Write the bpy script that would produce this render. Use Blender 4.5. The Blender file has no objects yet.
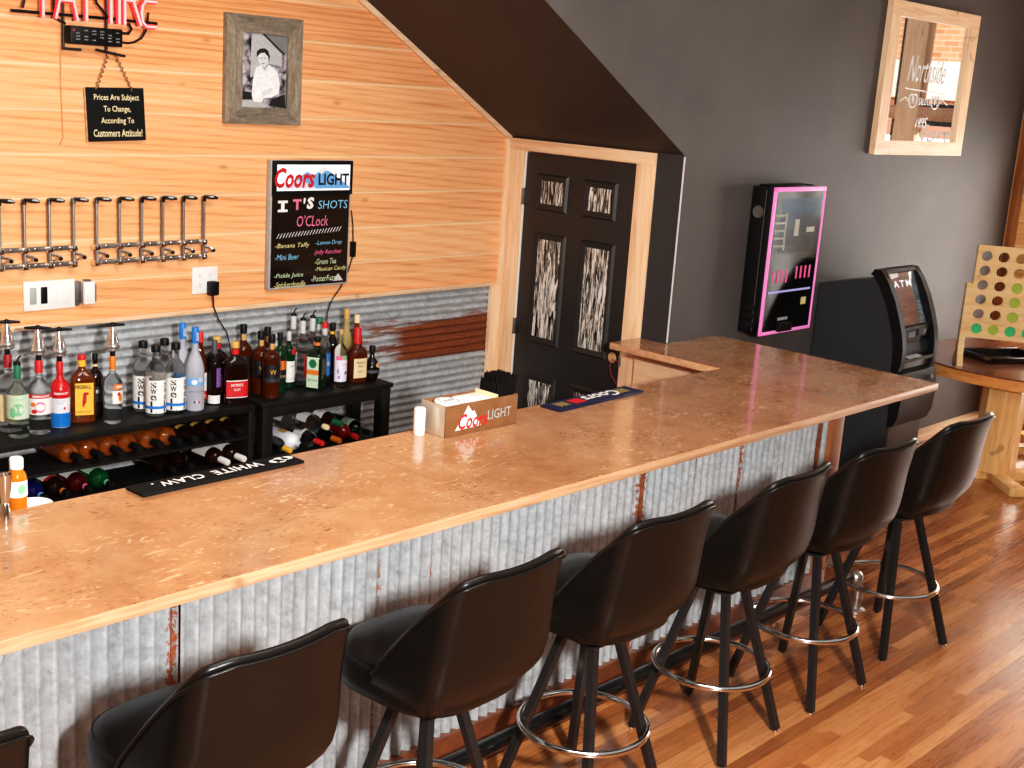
import bpy, bmesh, math, random
from mathutils import Vector, Matrix
random.seed(7)
scn = bpy.context.scene
COL = scn.collection
PI = math.pi
rad = math.radians

# ------------------------------------------------------------------ node materials
class NT:
    def __init__(s, name):
        s.m = bpy.data.materials.new(name); s.m.use_nodes = True
        s.t = s.m.node_tree; s.t.nodes.clear()
        s.out = s.t.nodes.new('ShaderNodeOutputMaterial')
        s.b = s.t.nodes.new('ShaderNodeBsdfPrincipled')
        s.t.links.new(s.b.outputs[0], s.out.inputs[0])
    def n(s, typ, **kw):
        nd = s.t.nodes.new(typ)
        for k, v in kw.items(): setattr(nd, k, v)
        return nd
    def put(s, sock, v):
        if hasattr(v, 'is_output') or isinstance(v, bpy.types.NodeSocket): s.t.links.new(v, sock)
        elif isinstance(v, (tuple, list)) and len(v) == 3 and sock.type == 'RGBA': sock.default_value = (*v, 1)
        else: sock.default_value = v
    def math(s, op, a, b=0.0, c=None, clamp=False):
        nd = s.n('ShaderNodeMath', operation=op, use_clamp=clamp)
        s.put(nd.inputs[0], a); s.put(nd.inputs[1], b)
        if c is not None: s.put(nd.inputs[2], c)
        return nd.outputs[0]
    def pos(s):
        return s.n('ShaderNodeNewGeometry').outputs['Position']
    def objc(s):
        return s.n('ShaderNodeTexCoord').outputs['Object']
    def sep(s, v):
        nd = s.n('ShaderNodeSeparateXYZ'); s.put(nd.inputs[0], v); return nd.outputs
    def comb(s, x, y, z):
        nd = s.n('ShaderNodeCombineXYZ')
        for i, v in enumerate((x, y, z)): s.put(nd.inputs[i], v)
        return nd.outputs[0]
    def scale(s, v, sc):
        nd = s.n('ShaderNodeVectorMath', operation='MULTIPLY'); s.put(nd.inputs[0], v); nd.inputs[1].default_value = sc
        return nd.outputs[0]
    def noise(s, v, scale=5, detail=4, rough=.5, dist=0.0, col=False):
        nd = s.n('ShaderNodeTexNoise'); s.put(nd.inputs['Vector'], v); nd.inputs['Scale'].default_value = scale
        nd.inputs['Detail'].default_value = detail; nd.inputs['Roughness'].default_value = rough; nd.inputs['Distortion'].default_value = dist
        return nd.outputs[1] if col else nd.outputs[0]
    def white(s, v, dim='2D'):
        nd = s.n('ShaderNodeTexWhiteNoise', noise_dimensions=dim)
        s.put(nd.inputs['W'] if dim == '1D' else nd.inputs['Vector'], v); return nd.outputs[0]
    def ramp(s, f, stops, interp='LINEAR'):
        nd = s.n('ShaderNodeValToRGB'); s.put(nd.inputs[0], f); cr = nd.color_ramp; cr.interpolation = interp
        while len(cr.elements) < len(stops): cr.elements.new(.5)
        for e, (p, c) in zip(cr.elements, stops):
            e.position = p; e.color = (*c, 1) if len(c) == 3 else c
        return nd.outputs[0]
    def mapr(s, f, a, b, c=0.0, d=1.0):
        nd = s.n('ShaderNodeMapRange'); s.put(nd.inputs[0], f)
        for i, v in enumerate((a, b, c, d)): nd.inputs[i + 1].default_value = v
        return nd.outputs[0]
    def mix(s, f, a, b, mode='MIX'):
        nd = s.n('ShaderNodeMix', data_type='RGBA', blend_type=mode); s.put(nd.inputs[0], f)
        s.put(nd.inputs[6], a); s.put(nd.inputs[7], b); return nd.outputs[2]
    def bump(s, h, strength=.3, dist=.01):
        nd = s.n('ShaderNodeBump'); s.put(nd.inputs['Height'], h); nd.inputs['Strength'].default_value = strength
        nd.inputs['Distance'].default_value = dist; s.t.links.new(nd.outputs[0], s.b.inputs['Normal'])
    def set(s, **kw):
        names = dict(color='Base Color', rough='Roughness', metal='Metallic', spec='Specular IOR Level', trans='Transmission Weight',
                     ior='IOR', coat='Coat Weight', coatr='Coat Roughness', emit='Emission Color', estr='Emission Strength', alpha='Alpha')
        for k, v in kw.items(): s.put(s.b.inputs[names[k]], v)
        return s.m

def srgb(r, g, b):
    return tuple((c / 255 / 12.92) if c / 255 <= .04045 else ((c / 255 + .055) / 1.055) ** 2.4 for c in (r, g, b))

def plain(name, c, var=.08, nscale=30, **kw):
    """single-colour material with a faint procedural mottle"""
    t = NT(name); f = t.noise(t.objc(), nscale, 3)
    lo = tuple(x * (1 - var) for x in c); hi = tuple(min(1, x * (1 + var)) for x in c)
    col = t.ramp(f, [(.35, lo), (.65, hi)])
    return t.set(color=col, **kw)

def planks(name, pitch, z_off, stops, axis='x', vgap=True, rough=.5, board_var=.5):
    t = NT(name); x, y, z = t.sep(t.pos())
    along = x if axis == 'x' else y
    q = t.math('DIVIDE', t.math('SUBTRACT', z, z_off), pitch)
    row = t.math('FLOOR', q); fr = t.math('FRACT', q)
    rnd = t.white(row, '1D')
    sh = t.math('MULTIPLY', rnd, 37.0)
    v = t.comb(t.math('ADD', along, sh), t.math('MULTIPLY', z, 1.0), sh)
    g1 = t.noise(t.scale(v, (.45, 16, 1)), 1.6, 6, .62, .35)
    fine = t.noise(t.scale(v, (3, 210, 1)), 1.0, 5, .65)
    nd = t.n('ShaderNodeTexWave', wave_type='RINGS', rings_direction='Z'); t.put(nd.inputs['Vector'], t.scale(v, (.42, 5.2, 1)))
    nd.inputs['Scale'].default_value = 2.1; nd.inputs['Distortion'].default_value = 5; nd.inputs['Detail'].default_value = 3; nd.inputs['Detail Scale'].default_value = 1.1
    wav = t.math('POWER', nd.outputs[1], 3.0)
    f = t.math('ADD', t.math('MULTIPLY', g1, .46), t.math('MULTIPLY', fine, .50))
    f = t.math('ADD', f, t.math('MULTIPLY', wav, -.12))
    f = t.math('ADD', f, t.math('MULTIPLY', t.math('SUBTRACT', rnd, .5),   .44 * board_var))
    col = t.ramp(f, stops)
    sk = t.noise(t.scale(v, (.9, 62, 1)), 1.3, 5, .7, .25); sk2 = t.noise(t.scale(v, (.8, 3.5, 1)), 1.4, 2)
    sm_ = t.math('MULTIPLY', t.mapr(sk, .56, .66, 0, 1), t.mapr(sk2, .5, .62, 0, 1))
    col = t.mix(t.math('MULTIPLY', sm_, .30), col, srgb(200, 104, 48))
    # knots
    vo = t.n('ShaderNodeTexVoronoi', feature='F1'); t.put(vo.inputs['Vector'], t.scale(v, (2.2, 5.2, 1))); vo.inputs['Scale'].default_value = 1.0
    kn = t.mapr(vo.outputs[0], .02, .085, 1, 0)
    
    col = t.mix(t.math('MULTIPLY', kn, .55), col, srgb(186, 104, 56))
    # joints: a thin dark groove and a painted highlight along the arris
    if vgap:
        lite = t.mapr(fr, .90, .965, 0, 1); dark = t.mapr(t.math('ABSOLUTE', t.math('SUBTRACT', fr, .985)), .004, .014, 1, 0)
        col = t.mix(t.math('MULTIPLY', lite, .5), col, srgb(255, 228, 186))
        col = t.mix(t.math('MULTIPLY', dark, .45), col, srgb(150, 80, 30))
    t.bump(t.math('ADD', fine, t.mapr(fr, .95, 1, 0, -2)), .12, .004)
    return t.set(color=col, rough=rough, spec=.35)

PINE = [(.28, srgb(212, 136, 84)), (.41, srgb(234, 164, 112)), (.54, srgb(243, 178, 127)), (.70, srgb(249, 199, 156))]
M = {}
M['pine_wall'] = planks('pine_planks', .193, .257, PINE)
M['pine_side'] = planks('pine_planks_side', .2, .05, [(.25, srgb(205, 140, 80)), (.5, srgb(225, 170, 110)), (.75, srgb(240, 195, 140))], axis='y')

def lumber(name, stops, sc=(2, 2, 22), axis=None, rough=.45, coat=0.0):
    t = NT(name); v = t.scale(t.pos(), sc)
    f = t.noise(v, 1.7, 5, .55, .8); k = t.noise(t.pos(), 7, 2)
    col = t.ramp(f, stops)
    col = t.mix(t.math('MULTIPLY', t.mapr(k, .68, .74, 0, 1), .6), col, tuple(c * .45 for c in stops[0][1]))
    return t.set(color=col, rough=rough, coat=coat, spec=.4)
TRIM = [(.3, srgb(222, 174, 132)), (.5, srgb(236, 197, 160)), (.7, srgb(243, 211, 180))]
M['trim_v'] = lumber('trim_upright', TRIM, (24, 24, 1.6))
M['trim_x'] = lumber('trim_lengthwise', TRIM, (1.6, 24, 24))
M['trim_y'] = lumber('trim_crosswise', TRIM, (24, 1.6, 24))
BRN = [(.3, srgb(120, 66, 30)), (.5, srgb(150, 90, 45)), (.7, srgb(176, 112, 60))]
M['brown_v'] = lumber('brown_upright', BRN, (24, 24, 1.6))
M['edge'] = lumber('counter_edge', [(.3, srgb(178, 124, 88)), (.5, srgb(198, 148, 112)), (.7, srgb(212, 170, 134))], (1.6, 20, 40), rough=.4)
M['maple'] = lumber('maple', [(.3, srgb(206, 150, 88)), (.5, srgb(224, 176, 116)), (.7, srgb(234, 192, 138))], (14, 14, 1.8), rough=.4)
M['maple_table'] = lumber('table_edge_maple', [(.3, srgb(190, 118, 58)), (.5, srgb(212, 140, 76)), (.7, srgb(226, 160, 96))], (5, 5, 14), rough=.3, coat=.3)
M['game_wood'] = lumber('game_birch', [(.3, srgb(216, 172, 112)), (.5, srgb(230, 190, 134)), (.7, srgb(236, 200, 150))], (2, 2, 16), rough=.5)

def floor_mat():
    t = NT('oak_floor'); x, y, z = t.sep(t.pos())
    q = t.math('DIVIDE', y, .058); row = t.math('FLOOR', q); fr = t.math('FRACT', q)
    r1 = t.white(row, '1D')
    qx = t.math('ADD', t.math('DIVIDE', x, .85), t.math('MULTIPLY', r1, 9.7)); cell = t.math('FLOOR', qx); fx = t.math('FRACT', qx)
    rnd = t.white(t.comb(cell, row, 0)); rnd2 = t.white(t.comb(row, cell, 3))
    v = t.comb(t.math('ADD', x, t.math('MULTIPLY', rnd2, 40)), y, t.math('MULTIPLY', rnd, 30))
    g = t.noise(t.scale(v, (2.2, 32, 1)), 1.5, 5, .6, 1.0)
    f = t.math('ADD', t.math('MULTIPLY', rnd, .60), t.math('MULTIPLY', g, .46))
    col = t.ramp(f, [(.12, srgb(112, 58, 26)), (.42, srgb(152, 90, 48)), (.65, srgb(176, 110, 62)), (.95, srgb(206, 146, 94))])
    gap = t.math('MAXIMUM', t.mapr(t.math('ABSOLUTE', t.math('SUBTRACT', fr, .5)), .475, .5, 0, 1), t.mapr(t.math('ABSOLUTE', t.math('SUBTRACT', fx, .5)), .4975, .5, 0, 1))
    col = t.mix(t.math('MULTIPLY', gap, .6), col, srgb(62, 28, 10))
    t.bump(t.math('SUBTRACT', t.math('MULTIPLY', g, .2), gap), .15, .002)
    return t.set(color=col, rough=t.mapr(g, .3, .7, .22, .36), spec=.5, coat=.3, coatr=.16)
M['floor'] = floor_mat()

def wall_paint(name, c):
    t = NT(name); n1 = t.noise(t.pos(), 1.1, 4, .6); n2 = t.noise(t.pos(), 160, 3, .7)
    f = t.math('ADD', t.math('MULTIPLY', n1, .6), t.math('MULTIPLY', n2, .4))
    col = t.ramp(f, [(.36, tuple(x * .80 for x in c)), (.64, tuple(min(1, x * 1.18) for x in c))])
    t.bump(n2, .12, .003)
    return t.set(color=col, rough=.6, spec=.3)
M['grey_wall'] = wall_paint('charcoal_paint', srgb(85, 80, 78))
M['black_wall'] = wall_paint('black_paint', srgb(52, 50, 51))
M['front_paint'] = wall_paint('front_wall_paint', srgb(120, 104, 92))
M['soffit'] = wall_paint('soffit_paint', srgb(62, 50, 42))

def galvanised(name, vertical, base, seams=(), band=None, rust=.5, valley=None, metal=.2, spangle=1.0):
    t = NT(name); p = t.pos(); x, y, z = t.sep(p)
    vo = t.n('ShaderNodeTexVoronoi', feature='F1'); t.put(vo.inputs['Vector'], p); vo.inputs['Scale'].default_value = 75
    mott = t.noise(p, 22, 5, .65); sp = t.sep(vo.outputs['Color'])[0]
    st = t.noise(t.scale(p, (14, 14, .8) if vertical else (.9, 14, 16)), 1.6, 5, .65)
    f = t.math('ADD', t.math('ADD', t.math('MULTIPLY', mott, .55), t.math('MULTIPLY', sp, .12)), t.math('MULTIPLY', st, .40))
    col = t.ramp(f, [(.34, tuple(c * .60 for c in base)), (.52, base), (.68, tuple(min(1, c * 1.32) for c in base))])
    if valley:      # painted rib shading: dark stripes along the valleys of the corrugation
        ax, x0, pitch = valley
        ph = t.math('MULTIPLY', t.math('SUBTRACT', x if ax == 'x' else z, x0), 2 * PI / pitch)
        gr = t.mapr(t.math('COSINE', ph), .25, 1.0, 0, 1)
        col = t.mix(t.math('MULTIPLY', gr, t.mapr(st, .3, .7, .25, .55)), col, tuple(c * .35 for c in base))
    rn = t.noise(t.scale(p, (40, 40, 5) if vertical else (3.2, 40, 22)), 1.0, 6, .7)
    rn2 = t.noise(p, 60, 4, .7)
    m = t.mapr(rn, .66, .70, 0, 1)
    m = t.math('MULTIPLY', m, rust)
    if seams:
        sm = None
        for sx, w, k in seams:
            a = t.math('MULTIPLY', t.mapr(t.math('ABSOLUTE', t.math('SUBTRACT', x, sx)), 0.0, w, 1, 0), k)
            sm = a if sm is None else t.math('MAXIMUM', sm, a)
        a = t.mapr(t.math('ADD', t.math('MULTIPLY', sm, .32), t.math('MULTIPLY', t.math('ADD', rn, rn2), .5)), .67, .73, 0, 1)
        m = t.math('MAXIMUM', m, a)
    if band:
        x0, x1, z0, z1 = band
        bx = t.math('MULTIPLY', t.mapr(x, x0, x0 + .6, 0, 1), t.mapr(x, x1 + .05, x1, 0, 1))
        bz = t.math('MULTIPLY', t.mapr(z, z0 - .01, z0 + .02, 0, 1), t.mapr(z, z1 - .03, z1 + .04, 1, 0))
        bb = t.math('MULTIPLY', bx, bz)
        a = t.mapr(t.math('ADD', t.math('MULTIPLY', bb, .62), t.math('MULTIPLY', t.math('ADD', rn, st), .36)), .60, .72, 0, 1)
        a = t.math('MULTIPLY', a, t.math('GREATER_THAN', bb, .01))
        b2 = t.math('MULTIPLY', t.math('MULTIPLY', t.mapr(z, z0 - .02, z0 + .05, 0, 1), t.mapr(z, z1, z1 + .12, 1, 0)), t.mapr(x, -3.4, -.4, .25, 1))
        b = t.math('MULTIPLY', t.mapr(t.math('ADD', rn, t.math('MULTIPLY', b2, .12)), .60, .65, 0, 1), b2)
        m = t.math('MAXIMUM', t.math('MAXIMUM', m, a), b)
    rc = t.ramp(t.math('ADD', t.math('MULTIPLY', rn2, .6), t.math('MULTIPLY', st, .4)), [(.3, srgb(70, 30, 10)), (.55, srgb(128, 62, 24)), (.75, srgb(172, 96, 44))])
    col = t.mix(m, col, rc)
    t.bump(t.math('ADD', rn2, mott), .05, .002)
    met = t.math('MULTIPLY', t.math('SUBTRACT', 1.0, m), metal)
    return t.set(color=col, rough=t.mapr(m, 0, 1, .45, .8), metal=met)
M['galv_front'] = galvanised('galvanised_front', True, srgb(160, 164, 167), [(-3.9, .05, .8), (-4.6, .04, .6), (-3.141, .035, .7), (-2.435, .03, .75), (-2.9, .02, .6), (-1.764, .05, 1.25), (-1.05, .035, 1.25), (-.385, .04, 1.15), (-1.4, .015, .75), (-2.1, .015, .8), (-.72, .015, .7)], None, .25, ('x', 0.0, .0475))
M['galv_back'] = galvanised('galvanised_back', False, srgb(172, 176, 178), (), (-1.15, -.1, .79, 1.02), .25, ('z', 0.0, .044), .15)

def bartop():
    t = NT('lacquered_counter'); p = t.pos()
    a = t.noise(p, 1.6, 5, .6); b = t.noise(p, 9, 6, .7); c = t.noise(t.scale(p, (14, 34, 10)), 1.0, 5, .65, 1.5); d = t.noise(t.scale(p, (26, 60, 10)), 1.3, 4, .7, .5)
    e = t.noise(p, 3.0, 3)
    f = t.math('ADD', t.math('MULTIPLY', a, .6), t.math('MULTIPLY', b, .4))
    col = t.ramp(f, [(.32, srgb(142, 93, 61)), (.46, srgb(168, 117, 81)), (.58, srgb(182, 133, 97)), (.72, srgb(195, 150, 116))])
    wm = t.math('MULTIPLY', t.mapr(c, .57, .64, 0, 1), t.mapr(e, .42, .58, .25, 1))
    col = t.mix(t.math('MULTIPLY', wm, .6), col, srgb(232, 198, 160))
    bm_ = t.math('MULTIPLY', t.mapr(d, .56, .64, 0, 1), t.mapr(t.noise(p, 3.4, 3, .6, 0), .48, .60, 0, 1))
    col = t.mix(t.math('MULTIPLY', bm_, .75), col, srgb(84, 52, 30))
    x, y, z = t.sep(p)
    ln = t.mapr(t.math('ABSOLUTE', t.math('SUBTRACT', x, -2.78)), .0015, .004, .45, 0)
    col = t.mix(ln, col, srgb(110, 62, 30))
    return t.set(color=col, rough=t.mapr(b, .3, .7, .13, .24), spec=.5, coat=.35, coatr=.08)
M['bartop'] = bartop()

def leather():
    t = NT('black_vinyl'); n = t.noise(t.objc(), 220, 3, .6)
    col = t.ramp(n, [(.3, srgb(14, 11, 9)), (.7, srgb(22, 17, 14))])
    t.bump(n, .05, .002)
    return t.set(color=col, rough=.34, spec=.28)
M['vinyl'] = leather()
M['black_steel'] = plain('black_steel', srgb(50, 48, 48), rough=.35, metal=.5)
M['chrome'] = plain('chrome', srgb(215, 212, 208), .03, rough=.12, metal=1.0)
M['tap_chrome'] = plain('tap_chrome', srgb(196, 194, 192), .05, 40, rough=.16, metal=.85)
M['steel'] = plain('brushed_steel', srgb(176, 170, 165), .08, 60, rough=.32, metal=.9)
M['dull_metal'] = plain('dull_metal', srgb(138, 130, 124), .12, 60, rough=.4, metal=.75)
M['black'] = plain('black_plastic', srgb(15, 15, 16), rough=.45, spec=.25)
M['black_gloss'] = plain('gloss_black', srgb(12, 12, 13), rough=.12, coat=.5)
M['screen_glass'] = plain('screen_glass', srgb(10, 9, 9), rough=.1, spec=.12)
M['black_matte'] = plain('matte_black', srgb(17, 17, 17), rough=.75, spec=.2)
M['shelf'] = plain('black_stained_shelf', srgb(20, 19, 18), .2, 12, rough=.5, spec=.3)
M['door'] = plain('black_door_paint', srgb(33, 30, 29), .08, 40, rough=.45)
M['atm_side'] = wall_paint('charcoal_cabinet', srgb(48, 49, 52))
M['atm_brown'] = plain('brown_panel', srgb(72, 62, 56), rough=.5)
M['white'] = plain('white_plastic', srgb(236, 234, 230), .03, rough=.4)
M['paper'] = plain('white_paper', srgb(238, 236, 232), .04, rough=.8)
M['grey'] = plain('grey_plastic', srgb(165, 165, 165), rough=.5)
M['cream'] = plain('cream', srgb(232, 214, 170), .05, rough=.6)
M['rail_black'] = plain('black_rail', srgb(12, 12, 14), rough=.3, coat=.15)
M['rope'] = plain('chain_brass', srgb(150, 105, 70), .3, 200, rough=.5, metal=.5)
M['rust_board'] = galvanised('rusted_board', False, srgb(112, 62, 36), (), None, .9)
M['steel_seam'] = plain('rusty_seam_strip', srgb(120, 62, 30), .4, 40, rough=.8)
for nm, c in dict(red=(200, 30, 34), dkred=(150, 22, 26), orange=(226, 120, 34), yellow=(236, 182, 60), gold=(206, 160, 84), blue=(28, 120, 205), navy=(14, 22, 56), sky=(110, 170, 225), green=(30, 110, 74),
                  lime=(160, 178, 50), disc_green=(48, 180, 106), mint=(196, 216, 190), ltgreen=(120, 190, 140), purple=(120, 84, 150), pink=(238, 106, 150), lav=(226, 222, 240), ink=(20, 18, 18), silver=(196, 196, 198), tan=(226, 206, 162),
                  chalk_g=(200, 220, 180), chalk_b=(130, 190, 220), chalk_p=(225, 120, 150), chalk_y=(222, 214, 150), silverblue=(140, 150, 172), brown=(120, 60, 30), label_grey=(76, 78, 86), cork=(190, 150, 105)).items():
    M[nm] = plain(nm, srgb(*c), .06, 50, rough=.5)
def emis(name, c, s, base=(0, 0, 0)):
    t = NT(name); n = t.noise(t.objc(), 3, 2)
    return t.set(color=base, emit=t.mix(t.mapr(n, 0, 1, 0, .1), c, (1, 1, 1)), estr=s)
M['neon'] = emis('neon_core', srgb(255, 190, 185), 1.25)
M['neon_glow'] = emis('neon_edge', srgb(235, 20, 30), .9, srgb(200, 30, 30))
M['jb_pink'] = emis('pink_light', srgb(226, 120, 190), .45, srgb(220, 120, 180))
M['led_white'] = emis('lit_panel', (1, 1, 1), .35, srgb(230, 232, 238))
def glass(name, c, rough=.02, ior=1.3, var=.03):
    t = NT(name); n = t.noise(t.objc(), 8, 2)
    lo = tuple(x * (1 - var) for x in c)
    return t.set(color=t.ramp(n, [(.3, lo), (.7, c)]), rough=rough, trans=1.0, ior=ior, spec=.5)
M['g_clear'] = glass('clear_glass', (.97, .985, .985), .01, 1.10)
def frosted():
    t = NT('frosted_glass'); n = t.noise(t.objc(), 9, 3)
    return t.set(color=t.ramp(n, [(.3, srgb(176, 180, 192)), (.7, srgb(206, 210, 220))]), rough=.3, trans=.3, ior=1.2, spec=.4)
M['g_frost'] = frosted()
M['g_green'] = glass('green_glass', srgb(60, 140, 80), .02, 1.3)
M['g_mint'] = glass('pale_green_glass', srgb(236, 244, 230), .02, 1.10)
def liquor(name, c, trans=.5):
    t = NT(name); n = t.noise(t.objc(), 7, 2)
    return t.set(color=t.ramp(n, [(.3, tuple(x * .7 for x in c)), (.7, c)]), rough=.05, trans=trans, ior=1.3, spec=.5, coat=.3)
M['l_amber'] = liquor('amber_liquor', srgb(176, 84, 20), .75)
M['l_whisky'] = liquor('whisky', srgb(128, 52, 12), .7)
M['l_rum'] = liquor('dark_liquor', srgb(30, 14, 8), .1)
M['l_red'] = liquor('red_liquor', srgb(180, 16, 18), .4)
M['l_blue'] = liquor('blue_liquor', srgb(20, 24, 90), .3)
M['l_green'] = liquor('dark_green_glass', srgb(14, 60, 32), .3)
M['l_darkgreen'] = liquor('bottle_green', srgb(10, 34, 20), .1)
M['l_orange'] = liquor('orange_liquor', srgb(238, 122, 30), .75)
M['l_yellow'] = liquor('pale_gold_liquor', srgb(226, 200, 130), .5)
M['l_sauce'] = liquor('orange_sauce', srgb(224, 120, 26), .1)
M['rwb_red'] = plain('red_sleeve', srgb(196, 22, 30), .05, rough=.25)
M['rwb_white'] = plain('white_sleeve', srgb(228, 230, 236), .05, rough=.25)
M['rwb_blue'] = plain('blue_sleeve', srgb(20, 110, 190), .05, rough=.25)

def streaky():
    t = NT('rain_streak_glass'); p = t.pos()
    v = t.scale(p, (1, 13, 1.5)); n = t.noise(v, 2.6, 4, .65, 2.4); n2 = t.noise(t.scale(p, (1, 50, 7)), 2.0, 4, .7, .8)
    f = t.math('ADD', t.math('MULTIPLY', n, .75), t.math('MULTIPLY', n2, .25))
    col = t.ramp(f, [(.44, srgb(16, 15, 14)), (.5, srgb(120, 116, 110)), (.56, srgb(226, 222, 214))])
    return t.set(color=col, rough=.15, spec=.5)
M['streak'] = streaky()
M['mirror'] = plain('mirror_silver', (.86, .87, .87), .01, rough=.02, metal=1.0)
def weathered(name, sc, k):
    t = NT(name); p = t.pos(); n = t.noise(t.scale(p, sc), 1.6, 6, .7, .8); n2 = t.noise(p, 40, 4, .7)
    f = t.math('ADD', t.math('MULTIPLY', n, .7), t.math('MULTIPLY', n2, .3))
    return t.set(color=t.ramp(f, [(.3, srgb(86 * k, 74 * k, 62 * k)), (.5, srgb(136 * k, 122 * k, 104 * k)), (.7, srgb(172 * k, 158 * k, 138 * k))]), rough=.8)
M['barn'] = weathered('weathered_barn_wood', (4, 7, 26), .88); M['barn_v'] = weathered('weathered_barn_wood_upright', (26, 7, 4), 1.0)
def brickm():
    t = NT('brick_facade'); b = t.n('ShaderNodeTexBrick'); x, y, z = t.sep(t.pos()); t.put(b.inputs['Vector'], t.comb(y, z, 0)); b.inputs['Scale'].default_value = 1.0
    b.inputs['Brick Width'].default_value = .22; b.inputs['Row Height'].default_value = .075; b.inputs['Mortar Size'].default_value = .006
    b.inputs['Color1'].default_value = (*srgb(196, 130, 92), 1); b.inputs['Color2'].default_value = (*srgb(224, 168, 128), 1); b.inputs['Mortar'].default_value = (*srgb(220, 200, 180), 1)
    return t.set(color=b.outputs[0], rough=.9)
M['brick'] = brickm()
def asphalt():
    t = NT('pavement'); n = t.noise(t.pos(), 12, 5, .7)
    return t.set(color=t.ramp(n, [(.3, srgb(150, 140, 130)), (.7, srgb(190, 180, 170))]), rough=.9)
M['pavement'] = asphalt()
M['win_glass'] = glass('window_glass', (.97, .98, .98), .0, 1.02)
M['red_table'] = lumber('table_top_brown', [(.3, srgb(98, 56, 36)), (.5, srgb(120, 72, 48)), (.7, srgb(142, 92, 64))], (3, 16, 6), rough=.22, coat=.3)

# ------------------------------------------------------------------ mesh helpers
LOC = {}
class G:
    """collects vertices and faces for ONE mesh object"""
    def __init__(s): s.v = []; s.f = []; s.mi = []; s.cur = 0
    def add(s, vs, fs):
        o = len(s.v); s.v += [tuple(v) for v in vs]; s.f += [tuple(i + o for i in f) for f in fs]; s.mi += [s.cur] * len(fs); return s
    def bm(s, b):
        b.verts.index_update(); s.add([v.co for v in b.verts], [[v.index for v in f.verts] for f in b.faces]); b.free(); return s
    def box(s, a, b, bev=0.0, mat=None, seg=2):
        bm = bmesh.new(); c = [(a[i] + b[i]) / 2 for i in range(3)]; d = [abs(b[i] - a[i]) for i in range(3)]
        bmesh.ops.create_cube(bm, size=1.0)
        bmesh.ops.scale(bm, vec=d, verts=bm.verts); bmesh.ops.translate(bm, vec=c, verts=bm.verts)
        if bev: bmesh.ops.bevel(bm, geom=bm.edges[:], offset=min(bev, min(d) * .49), segments=seg, affect='EDGES', profile=.5)
        if mat is not None: bmesh.ops.transform(bm, matrix=mat, verts=bm.verts)
        return s.bm(bm)
    def prism(s, pts, n0, n1, axis):
        """polygon pts (2-D) extruded along axis x/y/z between n0 and n1"""
        def P(p, n): return {'x': (n, p[0], p[1]), 'y': (p[0], n, p[1]), 'z': (p[0], p[1], n)}[axis]
        k = len(pts); vs = [P(p, n0) for p in pts] + [P(p, n1) for p in pts]
        return s.add(vs, [list(range(k))[::-1], [i + k for i in range(k)]] + [[i, (i + 1) % k, k + (i + 1) % k, k + i] for i in range(k)])
    def tube(s, path, r, seg=10, closed=False, square=False, ang=0.0):
        path = [Vector(p) for p in path]; n = len(path); rs = r if isinstance(r, (list, tuple)) else [r] * n
        if square: seg = 4
        vs, fs = [], []
        up = None
        for i, p in enumerate(path):
            a = path[(i - 1) % n] if (closed or i > 0) else p; b = path[(i + 1) % n] if (closed or i < n - 1) else p
            t = (b - a).normalized()
            if up is None:
                up = Vector((0, 0, 1)) if abs(t.z) < .9 else Vector((0, 1, 0))
            u = (up - t * up.dot(t)); u.normalize(); up = u; w = t.cross(u)
            for k in range(seg):
                th = 2 * PI * k / seg + (PI / 4 if square else 0) + ang
                vs.append(p + (u * math.cos(th) + w * math.sin(th)) * rs[i] * (1.4142 if square else 1))
        m = n if closed else n - 1
        for i in range(m):
            for k in range(seg):
                j = (i + 1) % n
                fs.append((i * seg + k, j * seg + k, j * seg + (k + 1) % seg, i * seg + (k + 1) % seg)[::-1])
        if not closed: fs += [list(range(seg)), [(n - 1) * seg + k for k in range(seg)][::-1]]
        return s.add(vs, fs)
    def lathe(s, prof, seg=24, c=(0, 0, 0), e=2.0, dy=1.0, mat=None):
        """profile [(r,z)] around z; e>2 squares the section, dy flattens it"""
        vs, fs = [], []
        n = len(prof)
        for r, z in prof:
            for k in range(seg):
                th = 2 * PI * (k + .5) / seg; x, y = math.sin(th), -math.cos(th)
                if e > 2:
                    q = (abs(x) ** e + abs(y) ** e) ** (-1 / e)
                    ee = q if r > .0 else 1; x, y = x * ee, y * ee
                p = Vector((c[0] + x * r, c[1] + y * r * dy, c[2] + z)); vs.append(mat @ p if mat else p)
        for i in range(n - 1):
            for k in range(seg): fs.append((i * seg + k, i * seg + (k + 1) % seg, (i + 1) * seg + (k + 1) % seg, (i + 1) * seg + k))
        fs += [list(range(seg))[::-1], [(n - 1) * seg + k for k in range(seg)]]
        return s.add(vs, fs)
    def ball(s, c, r, seg=14):
        return s.lathe([(r * math.sin(PI * i / 8) + 1e-5, -r * math.cos(PI * i / 8)) for i in range(9)], seg, c)
    def quad(s, a, b, c, d): return s.add([a, b, c, d], [(0, 1, 2, 3)])

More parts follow.
